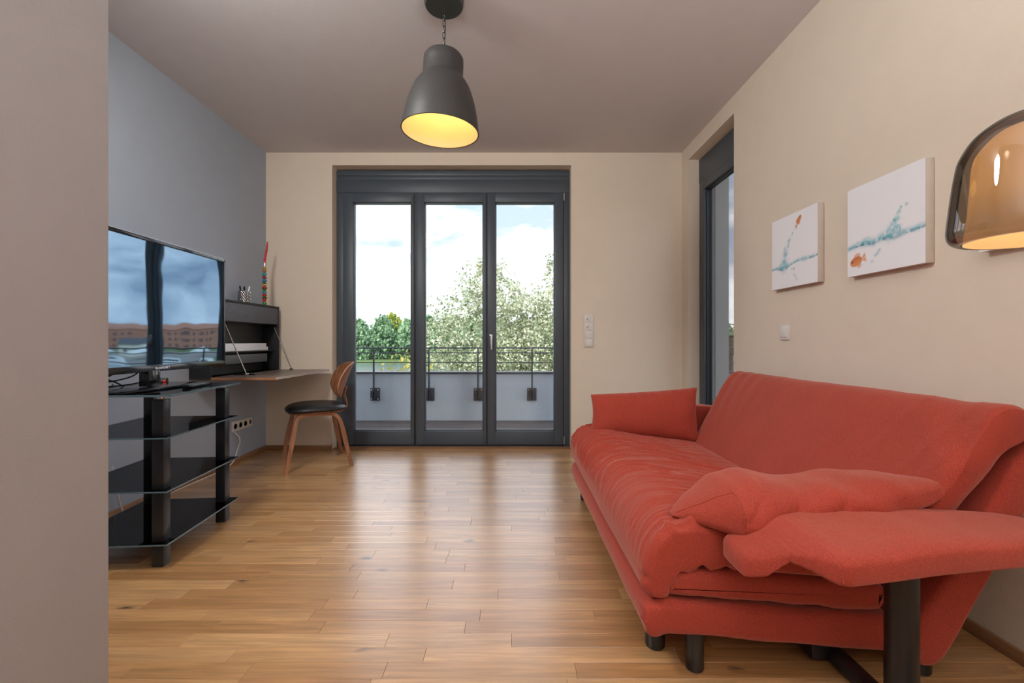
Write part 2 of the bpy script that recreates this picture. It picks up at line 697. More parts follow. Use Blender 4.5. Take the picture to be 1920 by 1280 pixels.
def plank_mesh(x0, x1, y0, y1, tone, dz):
    g = 0.0003
    bv = 0.0006
    x0 += g; x1 -= g; y0 += g; y1 -= g
    z = dz
    v = [(x0, y0, -0.0118), (x1, y0, -0.0118), (x1, y1, -0.0118), (x0, y1, -0.0118),
         (x0, y0, z - bv), (x1, y0, z - bv), (x1, y1, z - bv), (x0, y1, z - bv),
         (x0 + bv, y0 + bv, z), (x1 - bv, y0 + bv, z), (x1 - bv, y1 - bv, z), (x0 + bv, y1 - bv, z)]
    f = [(0, 1, 5, 4), (1, 2, 6, 5), (2, 3, 7, 6), (3, 0, 4, 7),
         (4, 5, 9, 8), (5, 6, 10, 9), (6, 7, 11, 10), (7, 4, 8, 11), (8, 9, 10, 11)]
    return v, f, tone


def build_planks():
    rest_v, rest_f, rest_t = [], [], []
    pitch = 0.07
    r0 = random.Random(21)
    k = 0
    y = 1.0 - 37 * pitch
    while y < 4.32:
        y0, y1 = y, y + pitch
        x = -2.27 - r0.random() * 0.6
        single = 1.17 < y0 < 2.62
        while x < XR:
            L = r0.choice([0.38, 0.46, 0.55, 0.62, 0.74, 0.86]) * (0.9 + 0.2 * r0.random())
            x0, x1 = max(x, XL), min(x + L, XR)
            x += L
            if x1 - x0 < 0.02:
                continue
            v, f, t = plank_mesh(x0, x1, y0, min(y1, 4.33), r0.random(), -0.0002 * r0.random())
            if single:
                me = bpy.data.meshes.new('plank')
                me.from_pydata(v, [], f)
                a = me.attributes.new('tone', 'FLOAT', 'POINT')
                a.data.foreach_set('value', [t] * len(v))
                me.materials.append(M['parquet'])
                link_mesh('plank', me, floor)
            else:
                b = len(rest_v)
                rest_v += v
                rest_f += [tuple(i + b for i in q) for q in f]
                rest_t += [t] * len(v)
        y += pitch
    me = bpy.data.meshes.new('parquet_planks')
    me.from_pydata(rest_v, [], rest_f)
    a = me.attributes.new('tone', 'FLOAT', 'POINT')
    a.data.foreach_set('value', rest_t)
    me.materials.append(M['parquet'])
    o = link_mesh('parquet_planks', me, floor)
    o['kind'] = 'stuff'


build_planks()

struct(MB().box((-2.75, -1.75, ZC), (2.0, 4.60, 3.1)).build('ceiling', M['ceiling']))
struct(MB().box((XL - 0.35, 0.95, -0.29), (XL, 4.60, ZC)).build('wall_left', M['grey_wall']))
# back wall with the terrace door opening
OX0, OX1, OZ1 = -1.644, 0.568, 2.63
wb = MB()
wb.box((XL, YB, -0.011), (OX0, YB + 0.20, ZC))
wb.box((OX1, YB, -0.011), (XR + 0.17, YB + 0.20, ZC))
wb.box((OX0, YB, OZ1), (OX1, YB + 0.20, ZC))
wall_back = struct(wb.build('wall_back', M['beige']))
fb = MB()
fb.box((-6.0, YB + 0.20, -0.3), (OX0, YB + 0.39, 3.1))
fb.box((OX1, YB + 0.20, -0.3), (XR + 0.362, YB + 0.39, 3.1))
fb.box((OX0, YB + 0.20, OZ1), (OX1, YB + 0.39, 3.1))
fb.build('facade', M['facade'], wall_back)
# right wall with the side door opening
RY0, RY1, RZ1 = 3.23, 4.06, 2.62
wr = MB()
wr.box((XR, -1.75, -0.011), (XR + 0.17, RY0, ZC))
wr.box((XR, RY1, -0.011), (XR + 0.17, YB, ZC))
wr.box((XR, RY0, RZ1), (XR + 0.17, RY1, ZC))
wr.box((XR, RY0, -0.011), (XR + 0.17, RY1, 0.02))
wall_right = struct(wr.build('wall_right', M['beige']))
fr = MB()
fr.box((XR + 0.17, -1.75, -0.3), (XR + 0.362, RY0, 3.1))
fr.box((XR + 0.17, RY1, -0.3), (XR + 0.362, YB + 0.2, 3.1))
fr.box((XR + 0.17, RY0, RZ1 - 0.02), (XR + 0.362, RY1, 3.1))
fr.build('facade', M['facade'], wall_right)
# end of the hall wall, close to the camera on the left
struct(MB().box((XL - 0.35, -1.75, -0.011), (-0.90, 1.022, ZC), bevel=0.003).build('wall_hall', M['pier']))
struct(MB().box((-1.75, -1.95, -0.3), (2.0, -1.75, ZC)).build('wall_behind', M['beige']))

# oak baseboards
bl = MB().box((XL, 1.022, 0.0), (XL + 0.014, YB, 0.042), bevel=0.002)
struct(bl.build('baseboard_left', M['oak_trim']))
bb = MB()
bb.box((XL + 0.014, YB - 0.014, 0.0), (OX0, YB, 0.042), bevel=0.002)
bb.box((OX1, YB - 0.014, 0.0), (XR, YB, 0.042), bevel=0.002)
struct(bb.build('baseboard_back', M['oak_trim']))
br = MB()
br.box((XR - 0.014, -1.6, 0.0), (XR, RY0, 0.042), bevel=0.002)
br.box((XR - 0.014, RY1, 0.0), (XR, YB - 0.014, 0.042), bevel=0.002)
struct(br.build('baseboard_right', M['oak_trim']))


# ------------------------------------------------------------------ terrace door (three leaves)
def leaf_ring(mb, x0, x1, z0, z1, gx0, gx1, gz0, gz1, y0, y1, bev=0.006):
    mb.box((x0, y0, z0), (gx0, y1, z1), bevel=bev)
    mb.box((gx1, y0, z0), (x1, y1, z1), bevel=bev)
    mb.box((gx0 - 0.004, y0 + 0.001, gz1), (gx1 + 0.004, y1 - 0.001, z1 - 0.0005), bevel=bev)
    mb.box((gx0 - 0.004, y0 + 0.001, z0 + 0.0005), (gx1 + 0.004, y1 - 0.001, gz0), bevel=bev)


door = struct(empty('door_1', (0, 4.31, 0)))
Y0 = 0.0   # local y of the inner frame face
fm = MB()
fm.box((-1.642, Y0 + 0.005, 0.003), (-1.575, Y0 + 0.085, 2.41), bevel=0.003)
fm.box((0.508, Y0 + 0.005, 0.003), (0.566, Y0 + 0.085, 2.41), bevel=0.003)
fm.box((-1.575, Y0 + 0.02, 0.003), (0.508, Y0 + 0.085, 0.06))
fm.box((-1.575, Y0 + 0.005, 2.36), (0.508, Y0 + 0.085, 2.41))
fm.build('frame', M['anthracite'], door)
sb = MB()
sb.box((-1.642, Y0 - 0.002, 2.408), (0.566, Y0 + 0.085, 2.535), bevel=0.003)
sb.box((-1.642, Y0 + 0.002, 2.535), (0.566, Y0 + 0.085, 2.57), bevel=0.002)
sb.box((-1.642, Y0 - 0.002, 2.57), (0.566, Y0 + 0.085, 2.617), bevel=0.003)
sb.build('shutter_box', M['anthracite'], door)
leaves = [(-1.578, -0.905, -1.481, -0.935), (-0.889, -0.222, -0.808, -0.253), (-0.212, 0.505, -0.136, 0.424)]
for i, (x0, x1, g0, g1) in enumerate(leaves):
    mb = MB()
    leaf_ring(mb, x0, x1, 0.024, 2.402, g0, g1, 0.156, 2.314, Y0 - 0.012, Y0 + 0.06)
    lf = mb.build('sash', M['anthracite'], door)
    gb = MB()
    leaf_ring(gb, g0 - 0.018, g1 + 0.018, 0.138, 2.332, g0 + 0.002, g1 - 0.002, 0.158, 2.312, Y0 - 0.004 + 0.0, Y0 + 0.03, bev=0.0)
    # slim glazing bead with a small step
    gb2 = MB()
    w = 0.008
    for (a0, a1, b0, b1) in ((g0, g0 + w, 0.156, 2.314), (g1 - w, g1, 0.156, 2.314), (g0, g1, 0.156, 0.156 + w), (g0, g1, 2.314 - w, 2.314)):
        gb2.box((a0, Y0 + 0.008, b0), (a1, Y0 + 0.05, b1))
    gb2.build('glazing_bead', M['anthracite'], lf)
    pm = MB().box((g0 + 0.001, Y0 + 0.026, 0.157), (g1 - 0.001, Y0 + 0.028, 2.313))
    pm.build('pane', M['pane'], lf, smooth=False)
    if i == 2:
        hm = MB()
        hx = -0.178
        hm.box((hx - 0.014, Y0 - 0.02, 0.97), (hx + 0.014, Y0 - 0.012, 1.065), bevel=0.003)
        hm.tube([(hx, Y0 - 0.018, 1.05), (hx, Y0 - 0.055, 1.05)], 0.008, 10)
        hm.tube([(hx, Y0 - 0.055, 1.056), (hx, Y0 - 0.057, 1.0), (hx + 0.004, Y0 - 0.056, 0.925)], [0.010, 0.009, 0.008], 10)
        hm.build('handle', M['steel'], lf)
mu = MB()
mu.box((-0.905, Y0 + 0.0, 0.03), (-0.889, Y0 + 0.06, 2.40))
mu.box((-0.222, Y0 + 0.0, 0.03), (-0.212, Y0 + 0.06, 2.40))
mu.build('mullion', M['gasket'], door)
for zz in (2.365, 0.07):
    MB().tube([(0.512, Y0 - 0.016, zz - 0.035), (0.512, Y0 - 0.016, zz + 0.035)], 0.007, 10).build('hinge', M['steel'], door)
th = MB().box((OX0, 4.22, 0.0), (OX1, 4.31, 0.006))
struct(th.build('trim_1', M['oak_trim']))

# ------------------------------------------------------------------ side door in the right wall
d2 = struct(empty('door_2', (1.69, 3.645, 0)))
fm = MB()
ya, yb = RY0 - 3.645, RY1 - 3.645
fm.box((0.0, ya, 0.02), (0.07, ya + 0.055, 2.41), bevel=0.003)
fm.box((0.0, yb - 0.055, 0.02), (0.07, yb, 2.41), bevel=0.003)
fm.box((0.0, ya + 0.055, 0.02), (0.07, yb - 0.055, 0.07), bevel=0.003)
fm.build('frame', M['anthracite'], d2)
MB().box((-0.004, ya, 2.405), (0.07, yb, 2.612), bevel=0.003).build('shutter_box', M['anthracite'], d2)
sm = MB()
s0, s1, t0, t1 = ya + 0.05, yb - 0.05, ya + 0.135, yb - 0.125
sm.box((-0.012, s0, 0.05), (0.06, t0, 2.402), bevel=0.005)
sm.box((-0.012, t1, 0.05), (0.06, s1, 2.402), bevel=0.005)
sm.box((-0.011, t0 - 0.004, 0.05), (0.059, t1 + 0.004, 0.16), bevel=0.005)
sm.box((-0.011, t0 - 0.004, 2.32), (0.059, t1 + 0.004, 2.402), bevel=0.005)
s2 = sm.build('sash', M['anthracite'], d2)
MB().box((0.026, t0, 0.16), (0.028, t1, 2.32)).build('pane', M['pane'], s2, smooth=False)
gb = MB()
for (a0, a1, b0, b1) in ((t0, t0 + 0.008, 0.16, 2.32), (t1 - 0.008, t1, 0.16, 2.32), (t0, t1, 2.312, 2.32), (t0, t1, 0.16, 0.168)):
    gb.box((0.008, a0, b0), (0.05, a1, b1))
gb.build('glazing_bead', M['gasket'], s2)
MB().box((0.135, yb - 0.012, 0.02), (0.16, yb - 0.0005, 2.60)).build('shutter_rail', M['facade'], d2)

# ------------------------------------------------------------------ outside: terrace
deck = struct(MB().box((-6, 4.60, -0.30), (6.5, 6.08, -0.06)).build('terrace_floor', M['subfloor']))
db = MB()
yy = 4.61
while yy < 5.88:
    db.box((-6, yy, -0.058), (6.5, min(yy + 0.088, 5.879), -0.02), bevel=0.004, seg=1)
    yy += 0.094
o = db.build('deck_boards', M['deck'], deck)
o['kind'] = 'stuff'
par = struct(MB().box((-6, 5.88, -0.3), (6.5, 6.08, 0.585)).build('wall_parapet', M['parapet']))
MB().box((-6, 5.855, 0.585), (6.5, 6.10, 0.607), bevel=0.003).build('coping', M['dark_steel'], par)

rail = empty('balcony_railing', (0, 5.83, 0.0), label='dark steel railing of thin rods bolted to the terrace parapet', cat='railing')
posts = [-3.75, -3.07, -2.40, -1.737, -1.034, -0.407, 0.283, 0.95, 1.62, 2.30, 2.98, 3.66, 4.34, 5.02]
for z, r in ((0.918, 0.010), (0.856, 0.006), (0.732, 0.006)):
    MB().tube([(-4.2, -0.02, z), (5.6, -0.02, z)], r, 8).build('rail', M['dark_steel'], rail)
for i, px in enumerate(posts):
    MB().box((px - 0.010, -0.030, 0.25), (px + 0.010, -0.012, 0.918), bevel=0.002).build('post', M['dark_steel'], rail)
    pl = MB().box((px - 0.060, 0.028, 0.240), (px + 0.060, 0.0505, 0.402), bevel=0.003)
    pl.box((px - 0.012, -0.03, 0.262), (px + 0.012, 0.03, 0.38))
    pl = pl.build('mounting_plate', M['dark_steel'], rail)
    if -2.5 < px < 1.7:
        for bx in (-0.042, 0.042):
            for bz in (0.262, 0.380):
                MB().tube([(px + bx, 0.028, bz), (px + bx, 0.018, bz)], 0.008, 8).build('bolt', M['chrome'], pl)

# screen at the end of the terrace, seen through the side door
scr = empty('balcony_screen', (3.262, 6.15, -0.02), label='brown framed balcony screen with white slats outside the side door', cat='screen')
M['brown_metal'] = simple('brown_metal', (0.07, 0.045, 0.035), rough=0.5)
M['white_paint'] = simple('white_slat_paint', (0.75, 0.78, 0.82), rough=0.5)
fm = MB()
for (a, b_, c, d) in ((-0.30, 0.75, 1.07, 1.10), (-0.30, 0.75, 0.84, 0.86), (-0.30, -0.26, -0.0, 1.10), (0.71, 0.75, 0.0, 1.10)):
    fm.box((a, -0.02, c), (b_, 0.02, d), bevel=0.003)
fm.build('frame', M['brown_metal'], scr)
for k in range(6):
    MB().box((-0.26, -0.012, 0.10 + 0.125 * k), (0.71, 0.012, 0.20 + 0.125 * k), bevel=0.002).build('slat', M['white_paint'], scr)


# ------------------------------------------------------------------ outside: river, banks, trees, houses
def water_mat():
    m, nt, b = new_mat('river_water')
    l = nt.links.new
    b.inputs['Base Color'].default_value = (0.10, 0.14, 0.16, 1)
    b.inputs['Roughness'].default_value = 0.12
    tc = nt.nodes.new('ShaderNodeTexCoord')
    mp = nt.nodes.new('ShaderNodeMapping')
    mp.inputs['Scale'].default_value = (0.6, 1.4, 1)
    no = nt.nodes.new('ShaderNodeTexNoise')
    no.inputs['Scale'].default_value = 1.0
    no.inputs['Detail'].default_value = 5
    bp = nt.nodes.new('ShaderNodeBump')
    bp.inputs['Strength'].default_value = 0.9
    bp.inputs['Distance'].default_value = 0.35
    l(tc.outputs['Object'], mp.inputs['Vector'])
    l(mp.outputs['Vector'], no.inputs['Vector'])
    l(no.outputs['Fac'], bp.inputs['Height'])
    l(bp.outputs['Normal'], b.inputs['Normal'])
    return m


M['water'] = water_mat()
M['grass'] = simple('meadow_grass', (0.10, 0.17, 0.055), rough=0.95, noise=0.45, nscale=0.6)
struct(MB().prism([(-260, 8), (520, 8), (520, 190), (-260, 190)], 2, -6.6, -6.0).build('water', M['water'], smooth=False))
lb = MB()
lb.prism([(8, -6.8), (30, -6.8), (30, -6.3), (24, -5.2), (8, -5.0)], 0, -120, 160)
struct(lb.build('ground_near', M['grass'], smooth=False))
lb = MB()
lb.prism([(145, -6.6), (900, -6.6), (900, -0.6), (205, -2.0), (185, -3.6), (152, -5.0), (147, -5.6)], 0, -700, 1400)
struct(lb.build('ground_far', M['grass'], smooth=False))


M['quay'] = simple('quay_paving', (0.30, 0.27, 0.24), rough=0.9, noise=0.5, nscale=0.25)
lb = MB()
lb.prism([(140, -6.6), (208, -6.6), (208, -1.94), (185, -3.5), (152, -4.85), (143, -5.3)], 0, 92, 420)
struct(lb.build('ground_quay', M['quay'], smooth=False))


def leaf_cloud(name, lobes, n, size, mat, seed, shell=0.55, aspect=0.6, gap=-0.28):
    """many small leaf quads spread in ellipsoid lobes; one mesh with a tone attribute"""
    g = np.random.default_rng(seed)
    vol = np.array([l[3] * l[4] * l[5] for l in lobes]) ** 0.75
    cnt = (n * vol / vol.sum()).astype(int)
    P = []
    for l, c in zip(lobes, cnt):
        d = g.normal(size=(c, 3))
        d /= np.linalg.norm(d, axis=1)[:, None]
        rad = shell + (1 - shell) * g.random(c) ** 0.7
        rad *= 1.0 + 0.22 * vnoise(d * 2.3 + np.array(l[:3]) * 0.37, seed) + 0.12 * vnoise(d * 5.1, seed + 3)
        q = d * rad[:, None] * np.array(l[3:6]) + np.array(l[:3])
        P.append(q)
    P = np.vstack(P)
    k = len(P)
    # clumps: drop leaves where the noise is low so that sky shows through
    f = 2.2 / max(size * 6, 0.2)
    keep = vnoise(P * f, seed + 9) > gap
    P = P[keep]
    k = len(P)
    a = g.normal(size=(k, 3))
    a /= np.linalg.norm(a, axis=1)[:, None]
    b = np.cross(a, g.normal(size=(k, 3)))
    b /= np.linalg.norm(b, axis=1)[:, None]
    s = size * (0.6 + 0.8 * g.random(k))[:, None]
    v = np.stack([P - a * s, P + b * s * aspect, P + a * s, P - b * s * aspect], 1).reshape(-1, 3)
    me = bpy.data.meshes.new(name)
    me.vertices.add(4 * k)
    me.vertices.foreach_set('co', v.ravel())
    me.loops.add(4 * k)
    me.loops.foreach_set('vertex_index', np.arange(4 * k))
    me.polygons.add(k)
    me.polygons.foreach_set('loop_start', np.arange(0, 4 * k, 4))
    me.update(calc_edges=True)
    t = np.repeat(np.clip(0.5 + 0.35 * vnoise(P * f * 0.6, seed + 5) + 0.75 * (g.random(k) - 0.5), 0, 1), 4)
    at = me.attributes.new('tone', 'FLOAT', 'POINT')
    at.data.foreach_set('value', t)
    me.materials.append(mat)
    return me


M['leaf_pale'] = leaf_mat('silvery_leaves', (0.085, 0.165, 0.035), (0.90, 0.92, 0.72), 0.28)
M['leaf_yellow'] = leaf_mat('yellow_leaves', (0.22, 0.26, 0.05), (0.66, 0.54, 0.13), 0.35)
M['leaf_far'] = leaf_mat('far_leaves', (0.085, 0.185, 0.10), (0.32, 0.50, 0.27), 0.25)  # bluish distance haze is mixed into these leaf colours
M['leaf_far2'] = leaf_mat('far_lime_leaves', (0.18, 0.24, 0.03), (0.46, 0.52, 0.08), 0.25)


def near_tree():
    t = empty('poplar_tree', (0.6, 14.0, -5.05), label='pale silvery leafy tree rising just beyond the terrace parapet', cat='tree')
    lobes = [(-2.5, 0, 6.2, 0.85, 1.0, 1.25), (-1.7, 0, 7.3, 0.75, 0.9, 1.15), (-0.75, 0, 7.1, 0.85, 0.9, 1.05), (0.15, 0.1, 6.8, 0.95, 1.0, 1.15),
             (0.75, 0, 7.2, 0.55, 0.7, 1.15), (1.8, 0, 6.7, 1.0, 1.0, 1.3), (-2.2, 0.1, 5.0, 1.5, 1.3, 1.1), (-0.6, 0.2, 5.7, 1.7, 1.5, 1.3),
             (0.9, 0.2, 5.5, 1.8, 1.5, 1.5), (2.4, 0.2, 5.4, 1.4, 1.3, 1.6), (0.0, 0.2, 4.2, 3.0, 1.8, 1.3),
             (-1.45, 0, 8.3, 0.28, 0.35, 0.55), (-0.9, 0, 8.1, 0.3, 0.35, 0.5), (0.65, 0, 8.3, 0.2, 0.3, 0.5)]
    link_mesh('foliage', leaf_cloud('foliage', lobes, 100000, 0.047, M['leaf_pale'], 3, shell=0.15, gap=-0.02), t)['kind'] = 'stuff'
    tr = MB()
    tr.tube([(0, 0, 0), (0.1, 0, 2.0), (0.0, 0.1, 4.2), (-0.2, 0.1, 6.2), (-0.3, 0.1, 7.4)], [0.22, 0.18, 0.12, 0.06, 0.02], 10)
    for (x, y, z, x2, y2, z2) in ((0.1, 0, 2.6, 1.2, 0.3, 5.2), (0.05, 0, 3.2, -1.2, 0.1, 5.9), (0, 0.1, 4.0, 1.5, 0, 7.3), (-0.1, 0.1, 4.8, -1.0, 0, 7.4), (0.05, 0, 2.9, 2.4, 0.2, 5.9), (0.05, 0, 2.9, -2.2, 0.2, 5.0)):
        tr.tube([(x, y, z), ((x + x2) / 2 + 0.1, (y + y2) / 2, (z + z2) / 2 - 0.1), (x2, y2, z2)], [0.07, 0.045, 0.015], 7)
    tr.build('trunk', M['bark'], t)
    s = empty('yellowing_shrub', (-3.1, 11.6, -5.05), label='low shrub with yellowing leaves left of the pale tree', cat='shrub')
    lobes = [(-0.1, 0, 4.2, 0.75, 0.8, 1.2), (0.5, 0.2, 4.6, 0.7, 0.7, 1.3), (0.2, 0.1, 3.2, 1.0, 1.0, 1.4)]
    link_mesh('foliage', leaf_cloud('foliage', lobes, 4200, 0.060, M['leaf_yellow'], 13, shell=0.15), s)['kind'] = 'stuff'
    st = MB()
    for (a, b_) in ((-0.3, 4.4), (0.2, 5.0), (0.6, 4.8)):
        st.tube([(0.2, 0.1, 0), (0.2 + a * 0.4, 0.1, 2.2), (0.2 + a, 0.1, b_)], [0.06, 0.04, 0.012], 7)
    st.build('stem', M['bark'], s)


near_tree()


def far_trees():
    protos = []
    for v in range(3):
        g = random.Random(40 + v)
        H = 12.0
        lobes = [(0, 0, 7.0, 4.3, 4.0, 4.8), (-2.6, 0.6, 5.4, 3.0, 2.8, 3.8), (2.7, -0.5, 5.6, 3.0, 2.8, 3.8),
                 (0.3, -1.2, 3.8, 4.4, 3.6, 3.6), (g.uniform(-1.5, 1.5), 0, 10.0, 2.0, 2.0, 2.3)]
        protos.append(leaf_cloud('crown', lobes, 3400, 0.50, M['leaf_far'], 60 + v, shell=0.6, aspect=0.8))
    lime = leaf_cloud('crown', [(0, 0, 9.5, 3.6, 3.2, 3.8), (0.6, 0, 6, 3.4, 3, 4)], 3000, 0.5, M['leaf_far2'], 77, shell=0.6, aspect=0.8)
    trunk = MB().tube([(0, 0, 0), (0.1, 0, 3.2), (0, 0.1, 7.0)], [0.35, 0.28, 0.10], 8).build('trunk', M['bark'])
    tmesh = trunk.data
    bpy.data.objects.remove(trunk)
    g = random.Random(5)
    ords = ['first', 'second', 'third', 'fourth', 'fifth', 'sixth', 'seventh', 'eighth', 'ninth', 'tenth', 'eleventh', 'twelfth', 'thirteenth', 'fourteenth']
    rows = [('front', 154.0, [-68, -59, -50.5, -42, -34, -26, -17.5, -9, -0.5, 8, 17, 26, 72, 82.5], 0.93),
            ('rear', 165.5, [-73, -63.5, -54.5, -46, -37.5, -29.5, -21.5, -13, -4.5, 4, 13, 22, 77, 88], 1.16)]
    i = 0
    for (rn, yr, xs, sc0) in rows:
        for q, x in enumerate(xs):
            t = empty('riverside_tree', (x + g.uniform(-0.8, 0.8), yr + g.uniform(-1, 1), -7.0), g.uniform(0, 6.28),
                      label='%s tree from the left in the %s row on the far river bank' % (ords[q], rn), cat='tree', group='trees on the far bank')
            f = sc0 * g.uniform(0.94, 1.05)
            t.scale = (sc0 * 0.93, sc0 * 0.93, f * 1.22)
            link_mesh('crown', protos[i % 3], t)
            link_mesh('trunk', tmesh, t)
            i += 1
    t = empty('lime_tree', (-45.5, 176, -6.0), 0.4, label='lone yellow-green tree top above the dark trees across the river', cat='tree')
    t.scale = (1.05, 1.05, 1.32)
    link_mesh('crown', lime, t)
    link_mesh('trunk', tmesh, t)


far_trees()


def far_houses():
    M['brick'] = simple('red_brick', (0.46, 0.20, 0.13), rough=0.9, noise=0.25, nscale=0.7)
    M['pale_render'] = simple('pale_render', (0.68, 0.63, 0.52), rough=0.9)
    M['roof_dark'] = simple('dark_roof', (0.10, 0.10, 0.11), rough=0.8)
    M['house_glass'] = simple('house_window', (0.05, 0.06, 0.08), rough=0.15)
    specs = [(140, 212, 34, 9.2, 'brick', 'long red brick house across the river, nearest the trees', 12),
             (178, 222, 36, 9.8, 'brick', 'long red brick house across the river, second from the trees', 12),
             (218, 230, 34, 9.2, 'brick', 'red brick house across the river, farthest from the trees', 11),
             (134, 178, 12, 4.4, 'pale_render', 'low pale boathouse with dark roof on the far bank', 3),
             (172, 190, 10, 5.0, 'pale_render', 'pale gabled house in front of the brick houses', 3)]
    for (x, y, w, h, m, lab, nw) in specs:
        b = empty('riverside_house', (x, y, -2.2 if y > 200 else -4.2), -0.62, label=lab, cat='house', group='houses across the river')
        MB().box((-w / 2, -5, 0), (w / 2, 5, h)).build('walls', M[m], b, smooth=False)
        rf = MB()
        rf.prism([(-5.4, h), (5.4, h), (0, h + 2.4)], 0, -w / 2 - 0.3, w / 2 + 0.3)
        rf.build('roof', M['roof_dark'] if m == 'pale_render' else M['brick'], b, smooth=False)
        wm = None
        rows = 3 if h > 8 else 1
        for r in range(rows):
            for k in range(nw):
                cx = -w / 2 + (k + 0.5) * w / nw
                if wm is None:
                    q = MB().box((-0.5, -0.06, -0.65), (0.5, 0.04, 0.65)).build('window', M['house_glass'], b, smooth=False)
                    wm = q.data
                else:
                    q = link_mesh('window', wm, b)
                q.location = (cx, -5.0, 1.8 + r * 2.8 if rows > 1 else 2.2)


far_houses()


def quay():
    M['tent_white'] = simple('white_tent_cloth', (0.80, 0.80, 0.78), rough=0.8)
    M['hull'] = simple('boat_hull', (0.70, 0.70, 0.70), rough=0.4)
    for (x, y, w, lab) in ((100, 160, 5.0, 'white pavilion tent on the far bank, nearest the wood'),
                           (118, 158, 6.0, 'white pavilion tent on the far bank, middle of three'),
                           (136, 163, 5.0, 'white pavilion tent on the far bank, farthest from the wood')):
        t = empty('pavilion_tent', (x, y, -4.75), 0.2, label=lab, cat='tent', group='tents on the far bank')
        c = MB()
        h = w / 2
        c.add([(-h, -h, 2.4), (h, -h, 2.4), (h, h, 2.4), (-h, h, 2.4), (0, 0, 4.6), (-h, -h, 1.9), (h, -h, 1.9), (h, h, 1.9), (-h, h, 1.9)],
              [(0, 1, 4), (1, 2, 4), (2, 3, 4), (3, 0, 4), (0, 5, 6, 1), (1, 6, 7, 2), (2, 7, 8, 3), (3, 8, 5, 0)])
        c.build('canopy', M['tent_white'], t, smooth=False)
        for a in (-1, 1):
            for b_ in (-1, 1):
                MB().tube([(a * h * 0.96, b_ * h * 0.96, 0), (a * h * 0.96, b_ * h * 0.96, 2.2)], 0.06, 6).build('pole', M['steel'], t)
    for (x, y, rz, lab) in ((72, 118, 0.3, 'white motor boat moored on the river, nearest of three'), (92, 132, -0.2, 'white motor boat moored on the river, second of three'),
                            (112, 138, 0.1, 'white motor boat moored near the far bank tents')):
        b = empty('motor_boat', (x, y, -6.0), rz, label=lab, cat='boat', group='boats on the river')
        hl = MB()
        hl.prism([(-4.5, -1.3), (2.5, -1.3), (4.8, 0), (2.5, 1.3), (-4.5, 1.3)], 2, -0.3, 1.1)
        hl.build('hull', M['hull'], b, smooth=False)
        cbn = MB().prism([(-3.0, 1.1), (1.6, 1.1), (0.6, 2.4), (-2.8, 2.4)], 1, -1.0, 1.0)
        cbn.build('cabin', M['tent_white'], b, smooth=False)
        MB().box((-2.6, -1.02, 1.45), (0.4, 1.02, 2.0)).build('cabin_window', M['house_glass'], b, smooth=False)


quay()


# ------------------------------------------------------------------ sofa
def cushion_loft(name, prof, y0, y1, rend, ny, npf, mat, parent, disp=None, nend=7, shear=None, rear=None):
    """closed profile in (x,z) swept along y with rounded ends; disp(s01, x, y, z, d_end) -> metres along normal"""
    pr = spline(prof, npf, closed=True)
    nx = np.roll(pr, -1, 0) - np.roll(pr, 1, 0)
    nrm = np.stack([nx[:, 1], -nx[:, 0]], 1)
    nrm /= np.linalg.norm(nrm, axis=1)[:, None]
    area = 0.5 * np.sum(pr[:, 0] * np.roll(pr[:, 1], -1) - np.roll(pr[:, 0], -1) * pr[:, 1])
    if area < 0:
        nrm = -nrm
    th = np.linspace(0, math.pi / 2, nend)
    ye = rend * (1 - np.sin(th[::-1]))[::1]
    dstart = rend * (1 - np.cos(np.linspace(0, math.pi / 2, nend)))
    ys = np.r_[y0 + dstart, np.linspace(y0 + rend, y1 - rend, ny)[1:-1], (y1 - dstart)[::-1]]
    d = np.minimum(ys - y0, y1 - ys)
    ins = np.where(d < rend, rend - np.sqrt(np.maximum(0, rend ** 2 - (rend - np.minimum(d, rend)) ** 2)), 0)
    sc_ = np.ones(npf) if rear is None else rear(nrm, pr)
    X = pr[None, :, 0] - nrm[None, :, 0] * ins[:, None] * sc_
    Z = pr[None, :, 1] - nrm[None, :, 1] * ins[:, None] * sc_
    Y = np.repeat(ys[:, None], npf, 1)
    if disp is not None:
        s = np.repeat((np.arange(npf) / npf)[None, :], len(ys), 0)
        k = disp(s, X, Y, Z, np.repeat(d[:, None], npf, 1)) * np.clip(d[:, None] / 0.014, 0, 1)
        X = X + nrm[None, :, 0] * k
        Z = Z + nrm[None, :, 1] * k
    P = np.stack([X, Y, Z], -1)
    if shear is not None:
        P = shear(P)
    return grid_mesh(name, P, mat, parent, wrap_u=True, caps=True)


sofa = empty('sofa', (1.0, 2.18, 0.0), label='coral red fabric sofa bed with reclined back along the beige wall', cat='sofa')
SO = Vector((1.0, 2.18, 0.0))


def to_sofa(o):
    o.location = -SO
    return o


SY0, SY1 = 1.36, 3.02

base_prof = [(0.398, 0.165), (0.405, 0.198), (0.435, 0.217), (0.50, 0.217), (0.8, 0.196), (1.13, 0.170), (1.155, 0.155), (1.16, 0.10),
             (1.145, 0.066), (1.10, 0.066), (0.8, 0.090), (0.50, 0.116), (0.435, 0.108), (0.408, 0.130)]


def base_disp(s, x, y, z, d):
    near = np.exp(-((y - SY0) / 0.05) ** 2) * (x < 0.49)
    puck = 0.006 * np.sin((z * 170) + 30 * x) * near
    return puck + 0.0025 * vnoise(V3(x * 8, y * 5, z * 8), 3)


to_sofa(cushion_loft('base_cushion', base_prof, SY0, SY1 - 0.03, 0.028, 90, 110, M['red'], sofa, base_disp))

low_prof = [(0.462, 0.262), (0.475, 0.298), (0.53, 0.313), (0.8, 0.298), (1.10, 0.268), (1.14, 0.24), (1.13, 0.196), (1.08, 0.184),
            (0.8, 0.205), (0.52, 0.226), (0.475, 0.232)]


